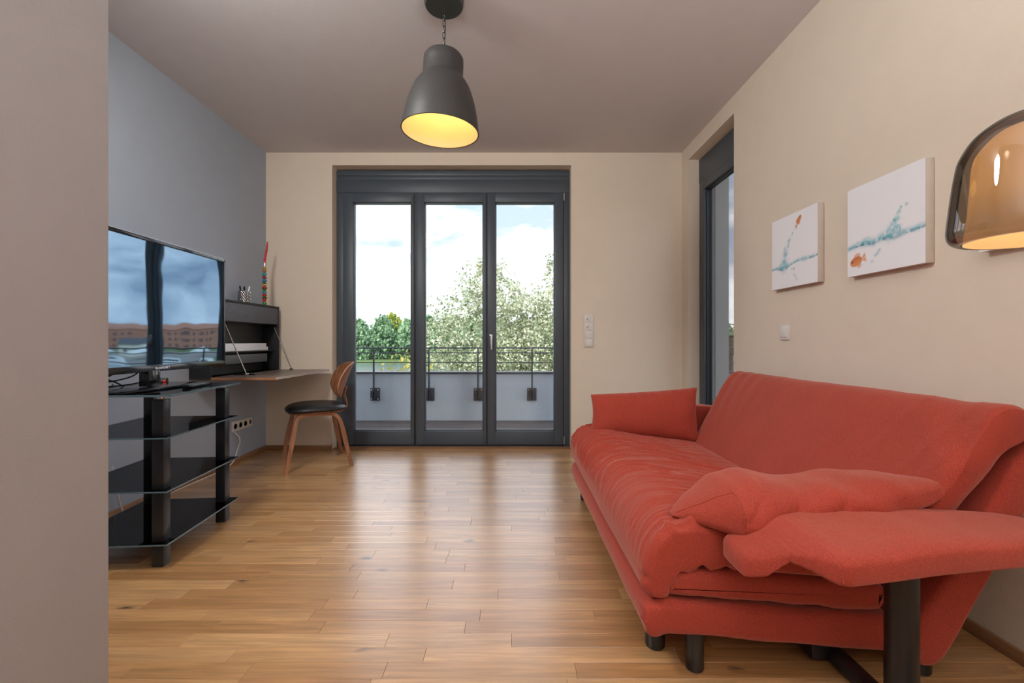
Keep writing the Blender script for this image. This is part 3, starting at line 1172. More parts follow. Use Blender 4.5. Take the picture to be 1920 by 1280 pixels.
def low_disp(s, x, y, z, d):
    f = np.exp(-(d / 0.06) ** 2)
    return 0.0035 * vnoise(V3(x * 14, y * 3, z * 5), 5) * (0.4 + f) + 0.002 * vnoise(V3(x * 40, y * 20, z * 12), 6)


to_sofa(cushion_loft('lower_mattress', low_prof, SY0 + 0.004, SY1 - 0.03, 0.032, 80, 120, M['red'], sofa, low_disp))

seat_prof = [(1.17, 0.36), (1.10, 0.386), (0.95, 0.404), (0.80, 0.425), (0.64, 0.449), (0.54, 0.455), (0.47, 0.437), (0.425, 0.392),
             (0.402, 0.33), (0.402, 0.27), (0.420, 0.226), (0.462, 0.222), (0.492, 0.262), (0.525, 0.300), (0.60, 0.314), (0.8, 0.302),
             (1.08, 0.275), (1.15, 0.275), (1.18, 0.31)]


def seat_disp(s, x, y, z, d):
    # long cross wrinkles running from back to front, gathers at the near front corner
    w = vnoise(V3(x * 3.0, y * 3.0, z * 3), 11)
    t = y * 26 + 2.2 * w + 1.2 * vnoise(V3(x * 6 + 3, y * 5, z * 5), 12)
    r1 = 1 - np.abs(vnoise(V3(x * 2.2 + z * 2.0, t, z * 0.0), 13))
    r2 = 1 - np.abs(vnoise(V3(x * 3.5 + z * 3.0 + 9, t * 2.3 + 4, z * 0.0), 14))
    amt = np.clip(0.45 + 0.75 * vnoise(V3(x * 2.5, y * 1.7, z * 2), 15) + 0.35, 0.1, 1.3)
    top = np.clip((z - 0.30) / 0.07, 0, 1)
    k = (0.0095 * (r1 ** 3 - 0.35) + 0.0085 * (r2 ** 4 - 0.3)) * amt * top
    k += 0.004 * vnoise(V3(x * 4, y * 3.5, z * 4), 16)
    # gathered corner
    dn = np.clip(y - SY0, 0, 1)
    c = np.exp(-(dn / 0.065) ** 2) * np.clip((x - 0.445) / 0.05, 0, 1) * np.clip((0.72 - x) / 0.12, 0, 1) * np.clip((z - 0.26) / 0.05, 0, 1)
    k += c * (0.011 * np.sin(x * 84 + z * 40 + 8 * dn) + 0.004 * np.sin(x * 170 + z * 60))
    c3 = np.exp(-(dn / 0.05) ** 2) * (z < 0.30) * np.clip((0.50 - x) / 0.03, 0, 1)
    k += c3 * 0.008 * np.sin(z * 110 + x * 40)
    # the roll puffs a little in the middle of the end
    return k


to_sofa(cushion_loft('seat_mattress', seat_prof, SY0 - 0.005, SY1, 0.030, 470, 240, M['red'], sofa, seat_disp, nend=12))

back_prof = [(1.135, 0.345), (1.16, 0.41), (1.215, 0.50), (1.275, 0.595), (1.335, 0.69), (1.385, 0.765), (1.43, 0.803), (1.485, 0.806),
             (1.522, 0.775), (1.52, 0.73), (1.485, 0.70), (1.445, 0.655), (1.395, 0.565), (1.34, 0.475), (1.28, 0.37), (1.23, 0.31), (1.17, 0.30)]


def back_disp(s, x, y, z, d):
    k = 0.006 * vnoise(V3(x * 3, y * 2.2, z * 3), 21)
    t = y * 12 + (z - 0.4) * 5 + 1.2 * vnoise(V3(x * 3, y * 2, z * 3), 22)
    k += 0.0022 * (1 - np.abs(vnoise(V3(z * 1.5, t, x * 0), 23))) * np.clip((z - 0.42) / 0.2, 0, 1)
    # diagonal pull folds at the near upper corner
    dn = np.clip(y - 1.32, 0, 2)
    c = np.exp(-(dn / 0.22) ** 2) * np.clip((z - 0.45) / 0.15, 0, 1)
    k += c * 0.005 * np.sin((z * 34 - dn * 24))
    f = np.clip((2.9 - y), 0, 2)
    c2 = np.exp(-(f / 0.30) ** 2) * np.clip((z - 0.5) / 0.15, 0, 1)
    k += c2 * 0.0035 * np.sin(f * 55 + z * 9)
    return k


def back_shear(P):
    # the back mattress is pulled in a little towards its foot at the ends
    y = P[..., 1]
    z = P[..., 2]
    yc = 2.11
    P[..., 1] = yc + (y - yc) * (1.0 - 0.06 * np.clip((0.62 - z) / 0.3, 0, 1))
    return P


to_sofa(cushion_loft('back_mattress', back_prof, 1.315, 2.905, 0.080, 170, 190, M['red'], sofa, back_disp, nend=12, shear=back_shear,
                      rear=lambda q, p: (0.22 + 0.70 * np.clip(q[:, 0] + 0.25, 0, 1)) * np.clip(1.0 - (p[:, 1] - 0.60) / 0.12, 0.16, 1)))

shell_prof = [(1.165, 0.10), (1.19, 0.058), (1.235, 0.048), (1.28, 0.085), (1.36, 0.225), (1.45, 0.385), (1.535, 0.545), (1.566, 0.64), (1.572, 0.74),
              (1.555, 0.772), (1.535, 0.76), (1.525, 0.70), (1.475, 0.64), (1.425, 0.55), (1.37, 0.455), (1.30, 0.335), (1.22, 0.215)]


def shell_disp(s, x, y, z, d):
    return 0.003 * vnoise(V3(x * 5, y * 4, z * 5), 31)


to_sofa(cushion_loft('back_shell', shell_prof, 1.325, 2.89, 0.02, 40, 130, M['red'], sofa, shell_disp))


def arm(mirror):
    """padded arm cushion with its drooping front flap; sections along x"""
    secs = [  # x, y near, y far, z bottom, z top
        (0.612, 1.225, 1.30, 0.388, 0.420), (0.620, 1.195, 1.325, 0.374, 0.436), (0.655, 1.152, 1.34, 0.396, 0.458), (0.690, 1.118, 1.345, 0.452, 0.484),
        (0.715, 1.085, 1.345, 0.450, 0.500), (0.750, 1.030, 1.345, 0.440, 0.514), (0.775, 1.024, 1.345, 0.438, 0.518), (0.88, 1.040, 1.345, 0.440, 0.522),
        (1.00, 1.060, 1.345, 0.442, 0.524), (1.14, 1.085, 1.345, 0.444, 0.522), (1.28, 1.110, 1.345, 0.446, 0.514), (1.40, 1.135, 1.345, 0.450, 0.504),
        (1.47, 1.170, 1.325, 0.458, 0.495), (1.487, 1.20, 1.30, 0.468, 0.486)]
    A = np.array(secs)
    xs_ = np.r_[np.linspace(A[0, 0], 0.79, 64), np.linspace(0.80, A[-1, 0], 46)]
    S = np.stack([np.interp(xs_, A[:, 0], A[:, q]) for q in range(5)], 1)
    for _ in range(1):
        S[1:-1] = 0.25 * S[:-2] + 0.5 * S[1:-1] + 0.25 * S[2:]
    n = 72
    a = np.linspace(0, 2 * math.pi, n, endpoint=False)
    def sg(v, p):
        return np.sign(v) * np.abs(v) ** p
    P = np.zeros((len(S), n, 3))
    for i, (x, yn, yf, zb, zt) in enumerate(S):
        yc, hy = (yn + yf) / 2, (yf - yn) / 2
        zc, hz = (zb + zt) / 2, (zt - zb) / 2
        yy = yc + hy * sg(np.cos(a), 0.42)
        up = np.sin(a) > 0
        zz = zc + hz * np.where(up, sg(np.sin(a), 0.62), sg(np.sin(a), 0.25))
        # crown: far side a little higher, near edge sloping
        zz = zz + 0.004 * ((yy - yc) / max(hy, .01)) * up * np.abs(np.sin(a))
        P[i] = np.stack([np.full(n, x), yy, zz], 1)
    # gathers above the fold
    gx = np.exp(-((P[..., 0] - 0.700) / 0.030) ** 2) * np.clip((P[..., 2] - 0.43) / 0.04, 0, 1) * (P[..., 1] < 1.2)
    P[..., 1] += gx * 0.0030 * np.sin(P[..., 0] * 420)
    P[..., 2] += gx * 0.0012 * np.sin(P[..., 0] * 420)
    nz = 0.003 * vnoise(P * 9.0, 41)
    P[..., 2] += nz
    if mirror:
        P[..., 1] = 4.36 - P[..., 1]
        P[..., 2] += 0.060 * np.clip((P[..., 2] - 0.44) / 0.07, 0, 1) - 0.06 * np.clip((0.475 - P[..., 2]) / 0.03, 0, 1)
    o = to_sofa(grid_mesh('armrest', P, M['red'], sofa, wrap_u=True, caps=True))
    # sewn seams: up the front corner and along the lower edge
    i0 = int(np.argmin(np.abs(xs_ - 0.752)))
    pick = lambda i, ang: P[i, int(round(ang / (2 * math.pi) * n)) % n]
    m = MB()
    m.tube([pick(i0, t) for t in np.linspace(math.pi * 0.80, math.pi * 1.22, 14)], 0.0016, 5)
    m.tube([pick(i, math.pi * 1.20) for i in range(6, len(xs_) - 3, 2)], 0.0016, 5)
    sm_ = m.build('seam', M['red'], o)
    return o


arm(False)
arm(True)


def seam(pts, r=0.0022):
    return pts


leg = MB().tube([(1.005, 1.168, 0.0), (1.005, 1.168, 0.455)], 0.036, 28)
to_sofa(leg.build('arm_post', M['black_metal'], sofa))
leg = MB().tube([(1.005, 3.192, 0.0), (1.005, 3.192, 0.42)], 0.036, 28)
to_sofa(leg.build('arm_post', M['black_metal'], sofa))
for (x, y, r, h) in ((0.478, 1.50, 0.032, 0.14), (0.566, 1.395, 0.027, 0.13), (1.245, 1.385, 0.030, 0.10),
                     (0.478, 2.88, 0.032, 0.14), (0.566, 2.97, 0.027, 0.13), (1.245, 2.86, 0.030, 0.10)):
    f = MB().lathe([(r * 0.9, 0.0), (r, 0.006), (r, h)], (x, y, 0), 24)
    to_sofa(f.build('foot', M['black_metal'], sofa))
cb = MB()
cb.box((0.985, 1.15, 0.012), (1.03, 3.21, 0.05), bevel=0.004)
cb.box((0.60, 1.62, 0.05), (1.2, 1.66, 0.085), bevel=0.004)
cb.box((0.60, 2.70, 0.05), (1.2, 2.74, 0.085), bevel=0.004)
cb.box((0.93, 1.40, 0.02), (0.985, 1.60, 0.075), bevel=0.004)
to_sofa(cb.build('chassis', M['black_metal'], sofa))


# cushion leaning on the far arm
def pillow_mesh(name, w, h, t, mat, seed, wr=0.004, n=72, pinch=0.05, parent=None, taper=0.0):
    u = np.sin(np.linspace(-math.pi / 2, math.pi / 2, n))
    U, W = np.meshgrid(u, u)
    k = ((1 - np.abs(U) ** 2.6) * (1 - np.abs(W) ** 2.4))
    k = np.maximum(k, 0) ** 0.42
    xs = U * (1 - pinch * (1 - W ** 2)) * w / 2
    zs = W * (1 - pinch * (1 - U ** 2)) * h / 2
    zs = -h / 2 + (zs + h / 2) * (1 - taper * (1 - U) / 2)
    P = []
    for sgn in (1, -1):
        nz = wr * vnoise(V3(xs * 12, zs * 12, sgn * 3.0), seed) + wr * 0.6 * vnoise(V3(xs * 30, zs * 10, sgn * 3.0), seed + 1)
        edge = np.exp(-((1 - np.abs(W)) / 0.12) ** 2) * 0.006 * np.sin(xs * 90 + 3 * zs * 9)
        ys = sgn * (k * t / 2 + (nz + edge) * np.minimum(1, k * 1.4))
        P.append(np.stack([xs, ys, zs], -1))
    m = MB()
    for q, rev in ((P[0], True), (P[1], False)):
        idx = np.arange(n * n).reshape(n, n)
        fa = np.stack([idx[:-1, :-1], idx[:-1, 1:], idx[1:, 1:], idx[1:, :-1]], -1).reshape(-1, 4)
        m.add(q.reshape(-1, 3).tolist(), fa.tolist())
    o = m.build(name, mat, parent, angle=80)
    return o


p1 = pillow_mesh('throw_pillow', 0.675, 0.345, 0.185, M['red'], 51, wr=0.004, taper=0.27)
tag(p1, 'rectangular coral red pillow propped against the far arm of the sofa', 'pillow', 'loose pillows on the sofa')
p1.location = (0.850, 2.885, 0.562)
p1.rotation_euler = (R(-17), R(3.6), R(-3))


def near_pillow():
    # wedge-ended bolster slumped over the near arm; sections along x: (x, y_front, y_back, z_bottom, z_top, lean)
    secs = [(0.508, 1.425, 1.455, 0.452, 0.458, 0), (0.535, 1.395, 1.478, 0.449, 0.482, 0), (0.575, 1.350, 1.500, 0.444, 0.517, 0), (0.625, 1.300, 1.520, 0.438, 0.560, 0),
            (0.652, 1.262, 1.530, 0.432, 0.584, 0), (0.72, 1.260, 1.535, 0.440, 0.588, 0), (0.80, 1.270, 1.530, 0.452, 0.580, 0), (0.87, 1.272, 1.525, 0.462, 0.574, 0),
            (0.96, 1.270, 1.525, 0.470, 0.584, 0), (1.05, 1.270, 1.515, 0.478, 0.594, 0), (1.14, 1.285, 1.49, 0.492, 0.599, 0), (1.22, 1.305, 1.44, 0.515, 0.592, 0),
            (1.27, 1.325, 1.40, 0.545, 0.585, 0), (1.285, 1.345, 1.37, 0.566, 0.578, 0)]
    A = np.array(secs)[:, :5]
    xs_ = np.linspace(A[0, 0], A[-1, 0], 130)
    S = np.stack([np.interp(xs_, A[:, 0], A[:, q]) for q in range(5)], 1)
    for _ in range(3):
        S[1:-1] = 0.25 * S[:-2] + 0.5 * S[1:-1] + 0.25 * S[2:]
    n = 80
    a = np.linspace(0, 2 * math.pi, n, endpoint=False)
    P = np.zeros((130, n, 3))
    for i, (x, yf, yb_, zb, zt) in enumerate(S):
        ca, sa = np.cos(a), np.sin(a)
        yc, hy, zc, hz = (yf + yb_) / 2, (yb_ - yf) / 2, (zb + zt) / 2, (zt - zb) / 2
        yy = yc + hy * np.sign(ca) * np.abs(ca) ** 0.75
        zz = zc + hz * np.sign(sa) * np.abs(sa) ** 0.8
        # ridge on the back half: the front face leans away from the viewer
        yy = yy + 0.045 * sa * hz / 0.08 * 0.6
        P[i] = np.stack([np.full(n, x), yy, zz], 1)
    up = np.clip((P[..., 2] - 0.47) / 0.05, 0, 1)
    P[..., 2] += up * 0.009 * vnoise(V3(P[..., 0] * 11 + P[..., 2] * 10, P[..., 1] * 4, 0), 61)
    fold = 1 - np.abs(vnoise(V3(P[..., 0] * 9 - P[..., 2] * 9, P[..., 2] * 3, 5), 63))
    P[..., 1] += 0.011 * (fold ** 3 - 0.4) * (P[..., 1] < 1.40) * np.clip((P[..., 0] - 0.64) / 0.05, 0, 1)
    P[..., 1] += 0.006 * vnoise(V3(P[..., 0] * 16 + P[..., 2] * 6, P[..., 2] * 8, 2), 62)
    o = grid_mesh('throw_pillow', P, M['red'], None, wrap_u=True, caps=True)
    i0 = int(np.argmin(np.abs(xs_ - 0.652)))
    pk = lambda i, t: P[i, int(round(t / (2 * math.pi) * n)) % n]
    m = MB()
    m.tube([pk(i0, t) for t in np.linspace(math.pi * 0.62, math.pi * 1.40, 24)], 0.0018, 5)
    m.tube([pk(i, math.pi * (0.72 + 0.0 * i)) for i in range(2, i0 + 1)], 0.0018, 5)
    m.build('seam', M['red'], o)
    tag(o, 'long coral red pillow slumped over the near arm of the sofa', 'pillow', 'loose pillows on the sofa')
    return o


np_ = near_pillow()


# ------------------------------------------------------------------ pendant lamp
def pendant():
    x, y = -0.333, 2.30
    t = empty('pendant_lamp', (x, y, ZC), label='dark grey bell-shaped pendant lamp with glowing yellow inside, hung on a chain', cat='lamp')
    cn = MB().lathe([(0.0, 0.0), (0.099, 0.0), (0.100, -0.01), (0.097, -0.048), (0.091, -0.056), (0.0, -0.057)], n=48)
    cn.build('ceiling_canopy', M['shade_out'], t)
    # chain
    z = -0.060
    k = 0
    while z > -0.285:
        lk = MB()
        pts = []
        for i in range(13):
            a = 2 * math.pi * i / 12
            px, pz = 0.0065 * math.cos(a), 0.019 * math.sin(a)
            pts.append((px if k % 2 == 0 else 0.35 * px, px * 0.35 if k % 2 == 0 else px, z - 0.018 + pz))
        lk.tube(pts, 0.0016, 6, caps=False)
        lk.build('chain_link', M['black_metal'], t)
        z -= 0.0305
        k += 1
    MB().tube([(0.004, 0, -0.055), (0.006, 0.002, -0.16), (0.002, 0, -0.30)], 0.0025, 6).build('cord', M['cord_black'], t)
    zz = -ZC
    prof = [(0.0, 2.452), (0.06, 2.451), (0.088, 2.444), (0.099, 2.428), (0.1005, 2.40), (0.1005, 2.338), (0.1035, 2.332), (0.135, 2.287), (0.153, 2.245),
            (0.168, 2.20), (0.182, 2.140), (0.190, 2.09), (0.1945, 2.060)]
    prof = [(r, z + zz) for r, z in prof]
    sp = spline([prof[i] for i in range(6, len(prof))], 24).tolist()
    outer = prof[:6] + sp
    inner = [(max(0.0, r - 0.0035), z - (0.0035 if r < 0.06 else 0)) for r, z in outer][::-1]
    tilt = R(2.8)
    sh = MB().lathe(outer, n=64)
    # open bottom: drop the cap
    sh.f = [f for f in sh.f if len(f) == 4]
    rim = MB()
    o = MB()
    o.v, o.f = sh.v, sh.f
    s = o.build('shade', M['shade_out'], t, angle=40)
    ii = MB().lathe(inner, n=64)
    ii.f = [f for f in ii.f if len(f) == 4]
    liner = ii.build('shade_liner', M['shade_in'], s, angle=40)
    rm = MB()
    (r1, z1), (r2, z2) = outer[-1], inner[0]
    rm.lathe([(r1, z1), (r1 + 0.001, z1 - 0.003), (r2 - 0.001, z2 - 0.003), (r2, z2), (r1, z1)], n=64)
    rm.f = [f for f in rm.f if len(f) == 4]
    rm.build('rim', M['shade_out'], s)
    hz = 2.45 - ZC
    s.matrix_local = Matrix.Translation((0, 0, hz)) @ Matrix.Rotation(tilt, 4, 'Y') @ Matrix.Translation((0, 0, -hz))
    b = MB().lathe([(0.0, 2.29 + zz), (0.018, 2.296 + zz), (0.03, 2.32 + zz), (0.028, 2.345 + zz), (0.016, 2.375 + zz), (0.013, 2.42 + zz), (0.0, 2.42 + zz)], n=24)
    b.build('bulb', M['bulb'], t)
    add_light('pendant_glow', 'POINT', (x, y, 2.23), 1.05, (1.0, 0.60, 0.17), shadow_soft_size=0.03)


pendant()


# ------------------------------------------------------------------ floor lamp with smoked glass dome
def floor_lamp():
    k = 0.88
    x, y = 1.16 * k, 1.0 * k

    def zz(z):
        return 1.0 + (z - 1.0) * k
    t = empty('floor_lamp', (x, y, 0), label='glowing floor lamp with smoked glass dome at the right edge', cat='lamp')
    out = [(0.0, 1.508), (0.04, 1.504), (0.07, 1.494), (0.103, 1.467), (0.124, 1.43), (0.132, 1.40), (0.140, 1.34), (0.1465, 1.275), (0.1475, 1.250),
           (0.142, 1.234), (0.130, 1.226), (0.121, 1.228)]
    out = spline([(r * k, zz(z)) for r, z in out], 60).tolist()
    out[0][0] = 0.0
    g = MB().lathe(out, n=72)
    g.f = [f for f in g.f if len(f) == 4]
    M['smoke'] = glass('smoked_glass', (0.50, 0.44, 0.38), refl=0.10, grow=0.95)
    dome = g.build('glass_dome', M['smoke'], t, angle=60)
    inn = [(0.0, 1.484), (0.03, 1.482), (0.063, 1.470), (0.092, 1.436), (0.102, 1.41), (0.106, 1.36), (0.110, 1.305), (0.118, 1.226)]
    inn = spline([(r * k, zz(z)) for r, z in inn], 44).tolist()
    inn[0][0] = 0.0
    m, nt, b = new_mat('opal_diffuser')
    nt.nodes.remove(b)
    N = nt.nodes.new
    d = N('ShaderNodeBsdfDiffuse'); d.inputs['Color'].default_value = (0.85, 0.72, 0.55, 1)
    tr = N('ShaderNodeBsdfTranslucent'); tr.inputs['Color'].default_value = (0.9, 0.72, 0.5, 1)
    gl = N('ShaderNodeBsdfGlossy'); gl.inputs['Roughness'].default_value = 0.12
    m1 = N('ShaderNodeMixShader'); m1.inputs['Fac'].default_value = 0.20
    m2 = N('ShaderNodeMixShader'); m2.inputs['Fac'].default_value = 0.07
    l = nt.links.new
    l(d.outputs[0], m1.inputs[1]); l(tr.outputs[0], m1.inputs[2])
    l(m1.outputs[0], m2.inputs[1]); l(gl.outputs[0], m2.inputs[2])
    l(m2.outputs[0], nt.nodes['Material Output'].inputs['Surface'])
    dd = MB().lathe(inn, n=64)
    dd.f = [f for f in dd.f if len(f) == 4]
    dd.build('diffuser', m, t, angle=60)
    st = MB()
    st.tube([(0, 0, 0.02), (0, 0, zz(1.30))], 0.009, 16)
    st.build('stem', M['stand_black'], t)
    MB().lathe([(0.0, 0.0), (0.10, 0.0), (0.105, 0.005), (0.105, 0.016), (0.10, 0.022), (0.0, 0.024)], n=48).build('base', M['stand_black'], t)
    MB().lathe([(0.0, zz(1.27)), (0.018, zz(1.27)), (0.02, zz(1.285)), (0.02, zz(1.33)), (0.0, zz(1.33))], n=24).build('bulb_holder', M['walnut'], t)
    MB().lathe([(0.0, zz(1.33)), (0.014, zz(1.335)), (0.028, zz(1.37)), (0.024, zz(1.40)), (0.0, zz(1.415))], n=24).build('bulb', M['bulb'], t)
    add_light('floor_lamp_glow', 'POINT', (x, y, zz(1.355)), 2.0, (1.0, 0.70, 0.36), shadow_soft_size=0.04)


floor_lamp()


# ------------------------------------------------------------------ television and stand
stand = empty('tv_stand', (-1.77, 2.275, 0.0), R(4.5), label='black four-post television stand with tinted glass shelves by the grey wall', cat='stand')
HX, HY = 0.245, 0.305
for z, tck in ((0.757, 0.010), (0.573, 0.006), (0.338, 0.006), (0.106, 0.006)):
    sx = HX + (0.008 if z > 0.7 else 0)
    sh = MB().box((-sx, -HY, z), (sx, HY, z + tck)).build('glass_shelf', M['smoke_shelf'], stand, smooth=False)
    e = MB()
    w = 0.0025
    for (a0, a1, b0, b1) in ((-sx - w, sx + w, -HY - w, -HY), (-sx - w, sx + w, HY, HY + w), (-sx - w, -sx, -HY, HY), (sx, sx + w, -HY, HY)):
        e.box((a0, b0, z), (a1, b1, z + tck))
    e.build('shelf_edge', M['glass_edge'], sh, smooth=False)
for sx in (-1, 1):
    for sy in (-1, 1):
        cx, cy = sx * (HX - 0.057), sy * (HY - 0.055)
        zs = [(0.0, 0.106), (0.112, 0.338), (0.344, 0.573), (0.579, 0.742)]
        lg = MB()
        for (a, b_) in zs:
            lg.box((cx - 0.025, cy - 0.025, a), (cx + 0.025, cy + 0.025, b_), bevel=0.003)
        lg = lg.build('post', M['stand_black'], stand)
        MB().lathe([(0.0, 0.742), (0.016, 0.742), (0.017, 0.748), (0.017, 0.757), (0.0, 0.757)], (cx, cy, 0), 20).build('cap', M['chrome'], lg)


def tv_screen_mat():
    m, nt, b = new_mat('tv_screen')
    b.inputs['Base Color'].default_value = (0.004, 0.006, 0.010, 1)
    b.inputs['Roughness'].default_value = 0.03
    b.inputs['IOR'].default_value = 3.4
    b.inputs['Specular Tint'].default_value = (0.50, 0.76, 1.0, 1)  # blue put into the tint so the mirrored sky looks bluer
    tc = nt.nodes.new('ShaderNodeTexCoord')
    no = nt.nodes.new('ShaderNodeTexNoise')
    no.inputs['Scale'].default_value = 4.0
    no.inputs['Detail'].default_value = 1.0
    bp = nt.nodes.new('ShaderNodeBump')
    bp.inputs['Strength'].default_value = 0.10
    bp.inputs['Distance'].default_value = 0.012
    nt.links.new(tc.outputs['Object'], no.inputs['Vector'])
    nt.links.new(no.outputs['Fac'], bp.inputs['Height'])
    nt.links.new(bp.outputs['Normal'], b.inputs['Normal'])
    return m


tv = empty('television', (-1.765, 2.245, 0.769), R(0.6), label='flat black television reflecting the sky, on the glass stand', cat='television')
W2, Z0, Z1 = 0.565, 0.083, 0.735
bz = MB()
bz.box((-0.035, -W2, Z0), (0.008, W2, Z1), bevel=0.005)
bz.build('housing', M['black_gloss'], tv)
fb_ = MB()
for (a0, a1, b0, b1) in ((-W2, W2, Z1 - 0.018, Z1), (-W2, W2, Z0, Z0 + 0.032), (-W2, -W2 + 0.016, Z0, Z1), (W2 - 0.016, W2, Z0, Z1)):
    fb_.box((0.006, a0, b0), (0.015, a1, b1), bevel=0.002)
bez = fb_.build('bezel', M['black_gloss'], tv)
ed = MB()
for (a0, a1, b0, b1) in ((-W2, W2, Z1, Z1 + 0.002), (W2, W2 + 0.002, Z0, Z1)):
    ed.box((-0.02, a0, b0), (0.012, a1, b1))
ed.build('trim', M['steel'], bez)
MB().box((0.005, -W2 + 0.014, Z0 + 0.03), (0.0095, W2 - 0.014, Z1 - 0.016)).build('screen', tv_screen_mat(), tv, smooth=False)
nk = MB()
nk.box((-0.03, -0.045, 0.012), (0.02, 0.03, 0.09), bevel=0.004)
nk.build('neck', M['black_gloss'], tv)
MB().box((-0.13, -0.265, 0.0), (0.085, 0.285, 0.009), bevel=0.0015).build('base_plate', M['black_gloss'], tv)
fc = bpy.data.curves.new('brand_name', 'FONT')
fc.body = 'BLAUPUNKT'
fc.size = 0.017
fc.extrude = 0.0006
fc.align_x = 'CENTER'
fo_ = bpy.data.objects.new('brand_curve', fc)
C.objects.link(fo_)
bpy.context.view_layer.update()
brand_me = bpy.data.meshes.new_from_object(fo_)
bpy.data.objects.remove(fo_)
fo = bpy.data.objects.new('brand_name', brand_me)
C.objects.link(fo)
fo.parent = bez
M['logo_white'] = simple('logo_print', (0.75, 0.77, 0.8), rough=0.4)
brand_me.materials.clear()
brand_me.materials.append(M['logo_white'])
fo.location = (0.0158, 0.05, Z0 + 0.010)
fo.rotation_euler = (R(90), 0, R(90))

# remote control and small media box on the stand
rm = empty('remote_control', (-1.625, 2.36, 0.768), R(97), label='black remote control lying beside the television foot', cat='remote')
MB().box((-0.09, -0.022, 0.0), (0.09, 0.022, 0.016), bevel=0.005, seg=3).build('body', M['black_gloss'], rm)
kb = MB()
for i in range(9):
    for j in range(3):
        kb.box((-0.075 + i * 0.0155, -0.016 + j * 0.012, 0.0155), (-0.066 + i * 0.0155, -0.009 + j * 0.012, 0.0178))
o = kb.build('keys', M['grey_box'], rm)
o['kind'] = 'stuff'
mbx = empty('media_box', (-1.953, 2.50, 0.768), R(6), label='small black media box with a red light behind the television foot', cat='media box')
MB().box((-0.05, -0.04, 0.0), (0.05, 0.04, 0.03), bevel=0.004).build('body', M['black_gloss'], mbx)
MB().box((0.045, -0.01, 0.013), (0.0515, 0.012, 0.017)).build('indicator_light', emit('red_led', (1.0, 0.05, 0.03), 1.2), mbx)
for i, pts in enumerate([
        [(-1.98, 2.02, 0.772), (-1.93, 2.06, 0.80), (-1.86, 2.15, 0.815), (-1.84, 2.24, 0.84), (-1.82, 2.25, 0.90)],
        [(-1.95, 2.30, 0.772), (-1.90, 2.20, 0.80), (-1.88, 2.12, 0.83), (-1.84, 2.14, 0.86), (-1.82, 2.17, 0.92)],
        [(-2.10, 2.10, 0.78), (-2.00, 2.08, 0.772), (-1.90, 2.12, 0.785), (-1.85, 2.30, 0.80), (-1.82, 2.36, 0.88)],
        [(-2.05, 2.35, 0.78), (-1.95, 2.22, 0.772), (-1.90, 2.06, 0.775), (-1.86, 2.04, 0.81), (-1.84, 2.10, 0.845)]]):
    labs = ['black cable looping up behind the television, hanging highest', 'black cable crossing under the left half of the television',
            'black cable lying flat toward the grey wall behind the television', 'black cable curling lowest on the glass stand top']
    o = MB().tube(spline(pts, 30).tolist(), 0.0035, 6).build('television_cable', M['cord_black'])
    tag(o, labs[i], 'cable', 'cables behind the television')


# ------------------------------------------------------------------ wall desk
desk = empty('wall_desk', (XL, 3.675, 0.73), label='black wall-mounted drop-leaf desk with grey felt front, open', cat='desk')
DY = 0.475
X1 = 0.155
th = 0.014
Zt = 0.585
fm = MB()
fm.box((0, -DY, 0), (X1, DY, th), bevel=0.001)
fm.box((0, -DY, Zt - th), (X1, DY, Zt), bevel=0.001)
fm.box((0, -DY, th), (X1, -DY + th, Zt - th), bevel=0.001)
fm.box((0, DY - th, th), (X1, DY, Zt - th), bevel=0.001)
fm.box((0, -DY + th, th), (0.008, DY - th, Zt - th))
fm.build('carcass', M['cabinet_black'], desk)
MB().box((0.008, -DY + th + 0.002, 0.425), (X1 - 0.006, DY - th - 0.002, Zt - th - 0.002), bevel=0.002).build('felt_panel', M['felt'], desk)
MB().box((0.008, -DY + th, 0.185), (X1 - 0.045, DY - th, 0.193)).build('inner_shelf', M['cabinet_black'], desk)
MB().box((0.008, -DY + th + 0.003, 0.095), (X1 - 0.05, DY - th - 0.10, 0.165), bevel=0.002).build('document_tray', M['grey_box'], desk)
# fold-down leaf hinged along the front
lf = MB().box((X1 + 0.002, -DY, 0.0), (X1 + 0.455, DY, 0.016), bevel=0.001).build('drop_leaf', M['leaf_top'], desk)
MB().box((X1 + 0.002, -DY - 0.0015, -0.0005), (X1 + 0.456, -DY, 0.0155)).build('edge_band', M['walnut_edge'], lf)
eb = MB()
for i in range(2):
    eb.box((X1 + 0.455, -DY, 0.0005 + i * 0.0085), (X1 + 0.4565, DY, 0.0065 + i * 0.0085))
eb.build('edge_stripes', M['white_edge'], lf)
for yy in (-DY + 0.20, DY - 0.05):
    st = MB().tube([(X1 - 0.012, yy - 0.02, 0.395), (X1 + 0.135, yy, 0.024)], 0.0038, 8)
    st.box((X1 + 0.122, yy - 0.009, 0.016), (X1 + 0.148, yy + 0.009, 0.032), bevel=0.002)
    st.build('stay', M['chrome'], desk)
pb = MB()
pb.box((0, 0, 0), (0.10, 0.62, 0.03), bevel=0.001)
pb.box((0.004, 0.02, 0.0305), (0.095, 0.60, 0.060), bevel=0.001)
pb = pb.build('paper_stack', M['paper'])
pb.location = (XL + 0.011, 3.42, 0.924)
tag(pb, 'stack of white papers inside the open wall desk', 'papers')
tray = MB().box((0, 0, 0), (0.16, 0.03, 0.012), bevel=0.003).build('stapler', M['black_gloss'])
tray.location = (-2.08, 3.42, 0.7465)
tag(tray, 'small dark stapler lying on the drop leaf near the hinge', 'stapler')


